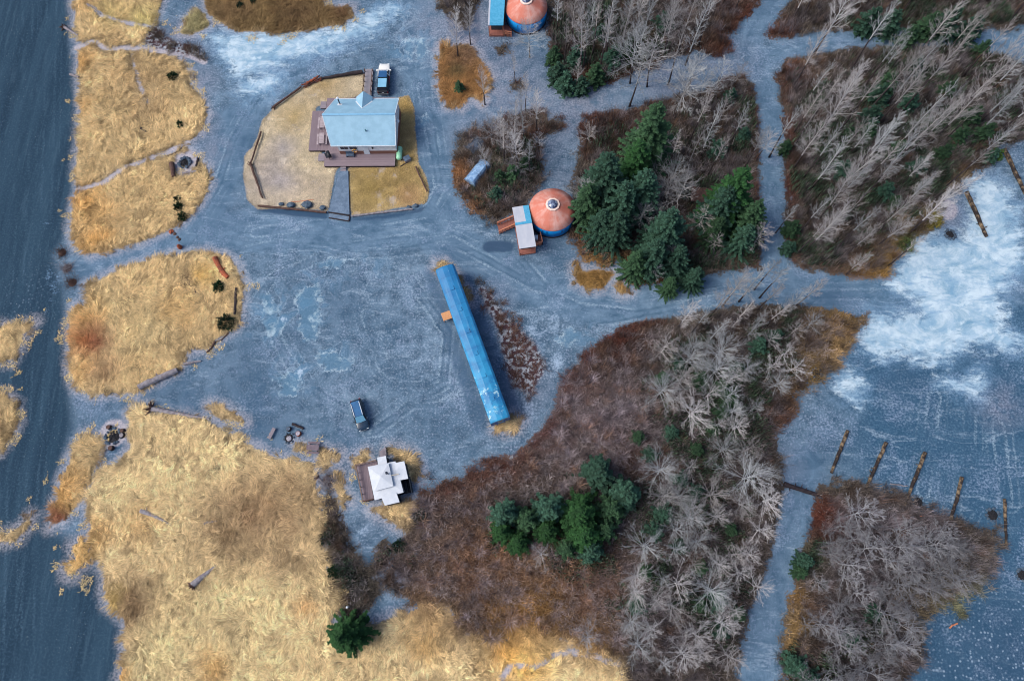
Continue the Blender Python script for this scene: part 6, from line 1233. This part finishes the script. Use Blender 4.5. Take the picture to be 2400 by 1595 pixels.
# leafy green bushes
def bush(label, u, v, r, h, lm, n=420, cat='bush', group=None, name='green_bush', sx=1.0, rz_=0.0, stem=True):
    q = at(u, v, h * .5); t = thing(name, label, cat, (q[0], q[1], 0), rz_, group); V = []
    for k in range(n):
        d = unit(rng.normal(0, 1, 3)); d[2] = abs(d[2]); rr = rng.uniform(.35, 1.0) ** .5 * (1 + .18 * math.sin(5 * math.atan2(d[1], d[0])) + rng.normal(0, .06)); c = d * rr * np.array([r * sx, r, h]); a = unit(d + rng.normal(0, .5, 3)); b = unit(np.cross(a, rng.normal(0, 1, 3))); l_, w = rng.uniform(.16, .34), rng.uniform(.05, .11)
        V += [c - b * w, c + b * w, c + a * l_ + b * w * .3, c + a * l_ - b * w * .3]
    V = np.array(V); npmesh('foliage', V, np.arange(len(V)).reshape(-1, 4), lm, None, t)
    mb = MB()
    for k in range(5): a = k * 1.25; mb.tube([(0, 0, 0), (r * .5 * sx * math.cos(a), r * .5 * math.sin(a), h * .7)], [.05, .02], 5)
    obj('stems', mb, M_barkb, t); return t
bush('dark green bush in the upper meadow nearest the top', 404, 179, .95, 1.0, LEAF[2], 520); bush('narrow green bush on the right side of the upper meadow', 421, 291, .45, .8, LEAF[2], 300, sx=1.7, rz_=R_(-55))
bush('dark green bush in a row of three, highest above the road bend', 415, 466, .5, .7, LEAF[0], 260); bush('dark green bush in the middle of the row of three', 418, 484, .75, .8, LEAF[2], 380); bush('green bush of the row of three nearest the road', 427, 506, .75, .7, LEAF[2], 380)
bush('bright green round bush on the right end of the rounded meadow', 511, 670, .9, 1.1, LEAF[2], 560); bush('spiky dark green bush at the lower right rim of the rounded meadow', 528, 754, 1.35, 1.5, LEAF[0], 900)
bush('dark green bush on the brushy rim of the big meadow, above the lone spruce', 781, 1338, .8, .9, LEAF[2], 400); bush('dark bush left of the gravel finger below the cabin', 765, 1260, .9, .9, LEAF[0], 380); bush('dark bush right of the gravel finger below the cabin', 935, 1280, .9, .8, LEAF[0], 380)
bush('dark bush right of the little cabin meadow strip', 985, 1210, 1.1, 1.0, LEAF[1], 420); bush('tiny dark green bush at the top left meadow edge', 562, 12, .6, .7, LEAF[0], 240); bush('tiny dark green bush by the top edge of the photo', 594, 4, .5, .6, LEAF[0], 240)
bush('olive bush at the tip of the wood above the ice', 2190, 515, 1.3, 1.2, leafmat('olive_leaves', C(96, 92, 44), C(150, 140, 70)), 500); bush('green bush at the edge of the wood and ice', 2125, 572, 1.3, 1.0, leafmat('moss_leaves', C(52, 72, 40), C(96, 110, 70)), 480)
bush('green bush on the right corner of the upper wood', 2335, 360, 1.2, 1.2, leafmat('grass_green_leaves', C(48, 78, 34), C(84, 112, 54)), 480)
# dead brown brush heaps in the meadows
def heap(label, u, v, r, h, mt, n=150):
    q = at(u, v); t = thing('brush_heap', label, 'brush heap', (q[0], q[1], 0)); S = []
    for k in range(n):
        a = rng.uniform(0, 6.28); p = np.array([rng.normal(0, r * .35), rng.normal(0, r * .35), rng.uniform(0, h * .4)]); d = np.array([math.cos(a), math.sin(a), rng.uniform(.1, .9)]); S.append((p, p + unit(d) * rng.uniform(.4, 1.0) * r, .022, .008))
    v_, f_ = prisms(S); npmesh('twigs', v_, f_, mt, None, t); mb = MB(); mb.lathe([(r * .5, 0), (r * .3, h * .2), (.05, h * .3)], 9); obj('root_clump', mb, M_barkb, t)
heap('brown dead bush beside a small log in the rounded meadow', 436, 660, 1.1, .7, M_barkb); heap('grey brown tangle of dead branches where the big meadow meets the shrubs', 770, 1125, 1.7, .9, M_drift, 200)
heap('grey brown driftwood tangle on the beach end of the access road, uppermost', 146, 592, 1.3, .5, M_barkb, 130); heap('grey driftwood tangle on the beach end of the access road, in the middle', 158, 628, 1.5, .5, M_drift, 150); heap('brown driftwood tangle at the lower side of the access road mouth', 170, 662, 1.4, .5, M_barkb, 130)
heap('dark brown brush heap in the middle of the big meadow', 508, 1098, .8, .5, M_barkd); heap('brown brush heap near the top pale trail', 372, 82, 1.3, .6, M_barkb); heap('red brown brush heap left of the top ice patch', 440, 112, 1.3, .5, M_barkb)
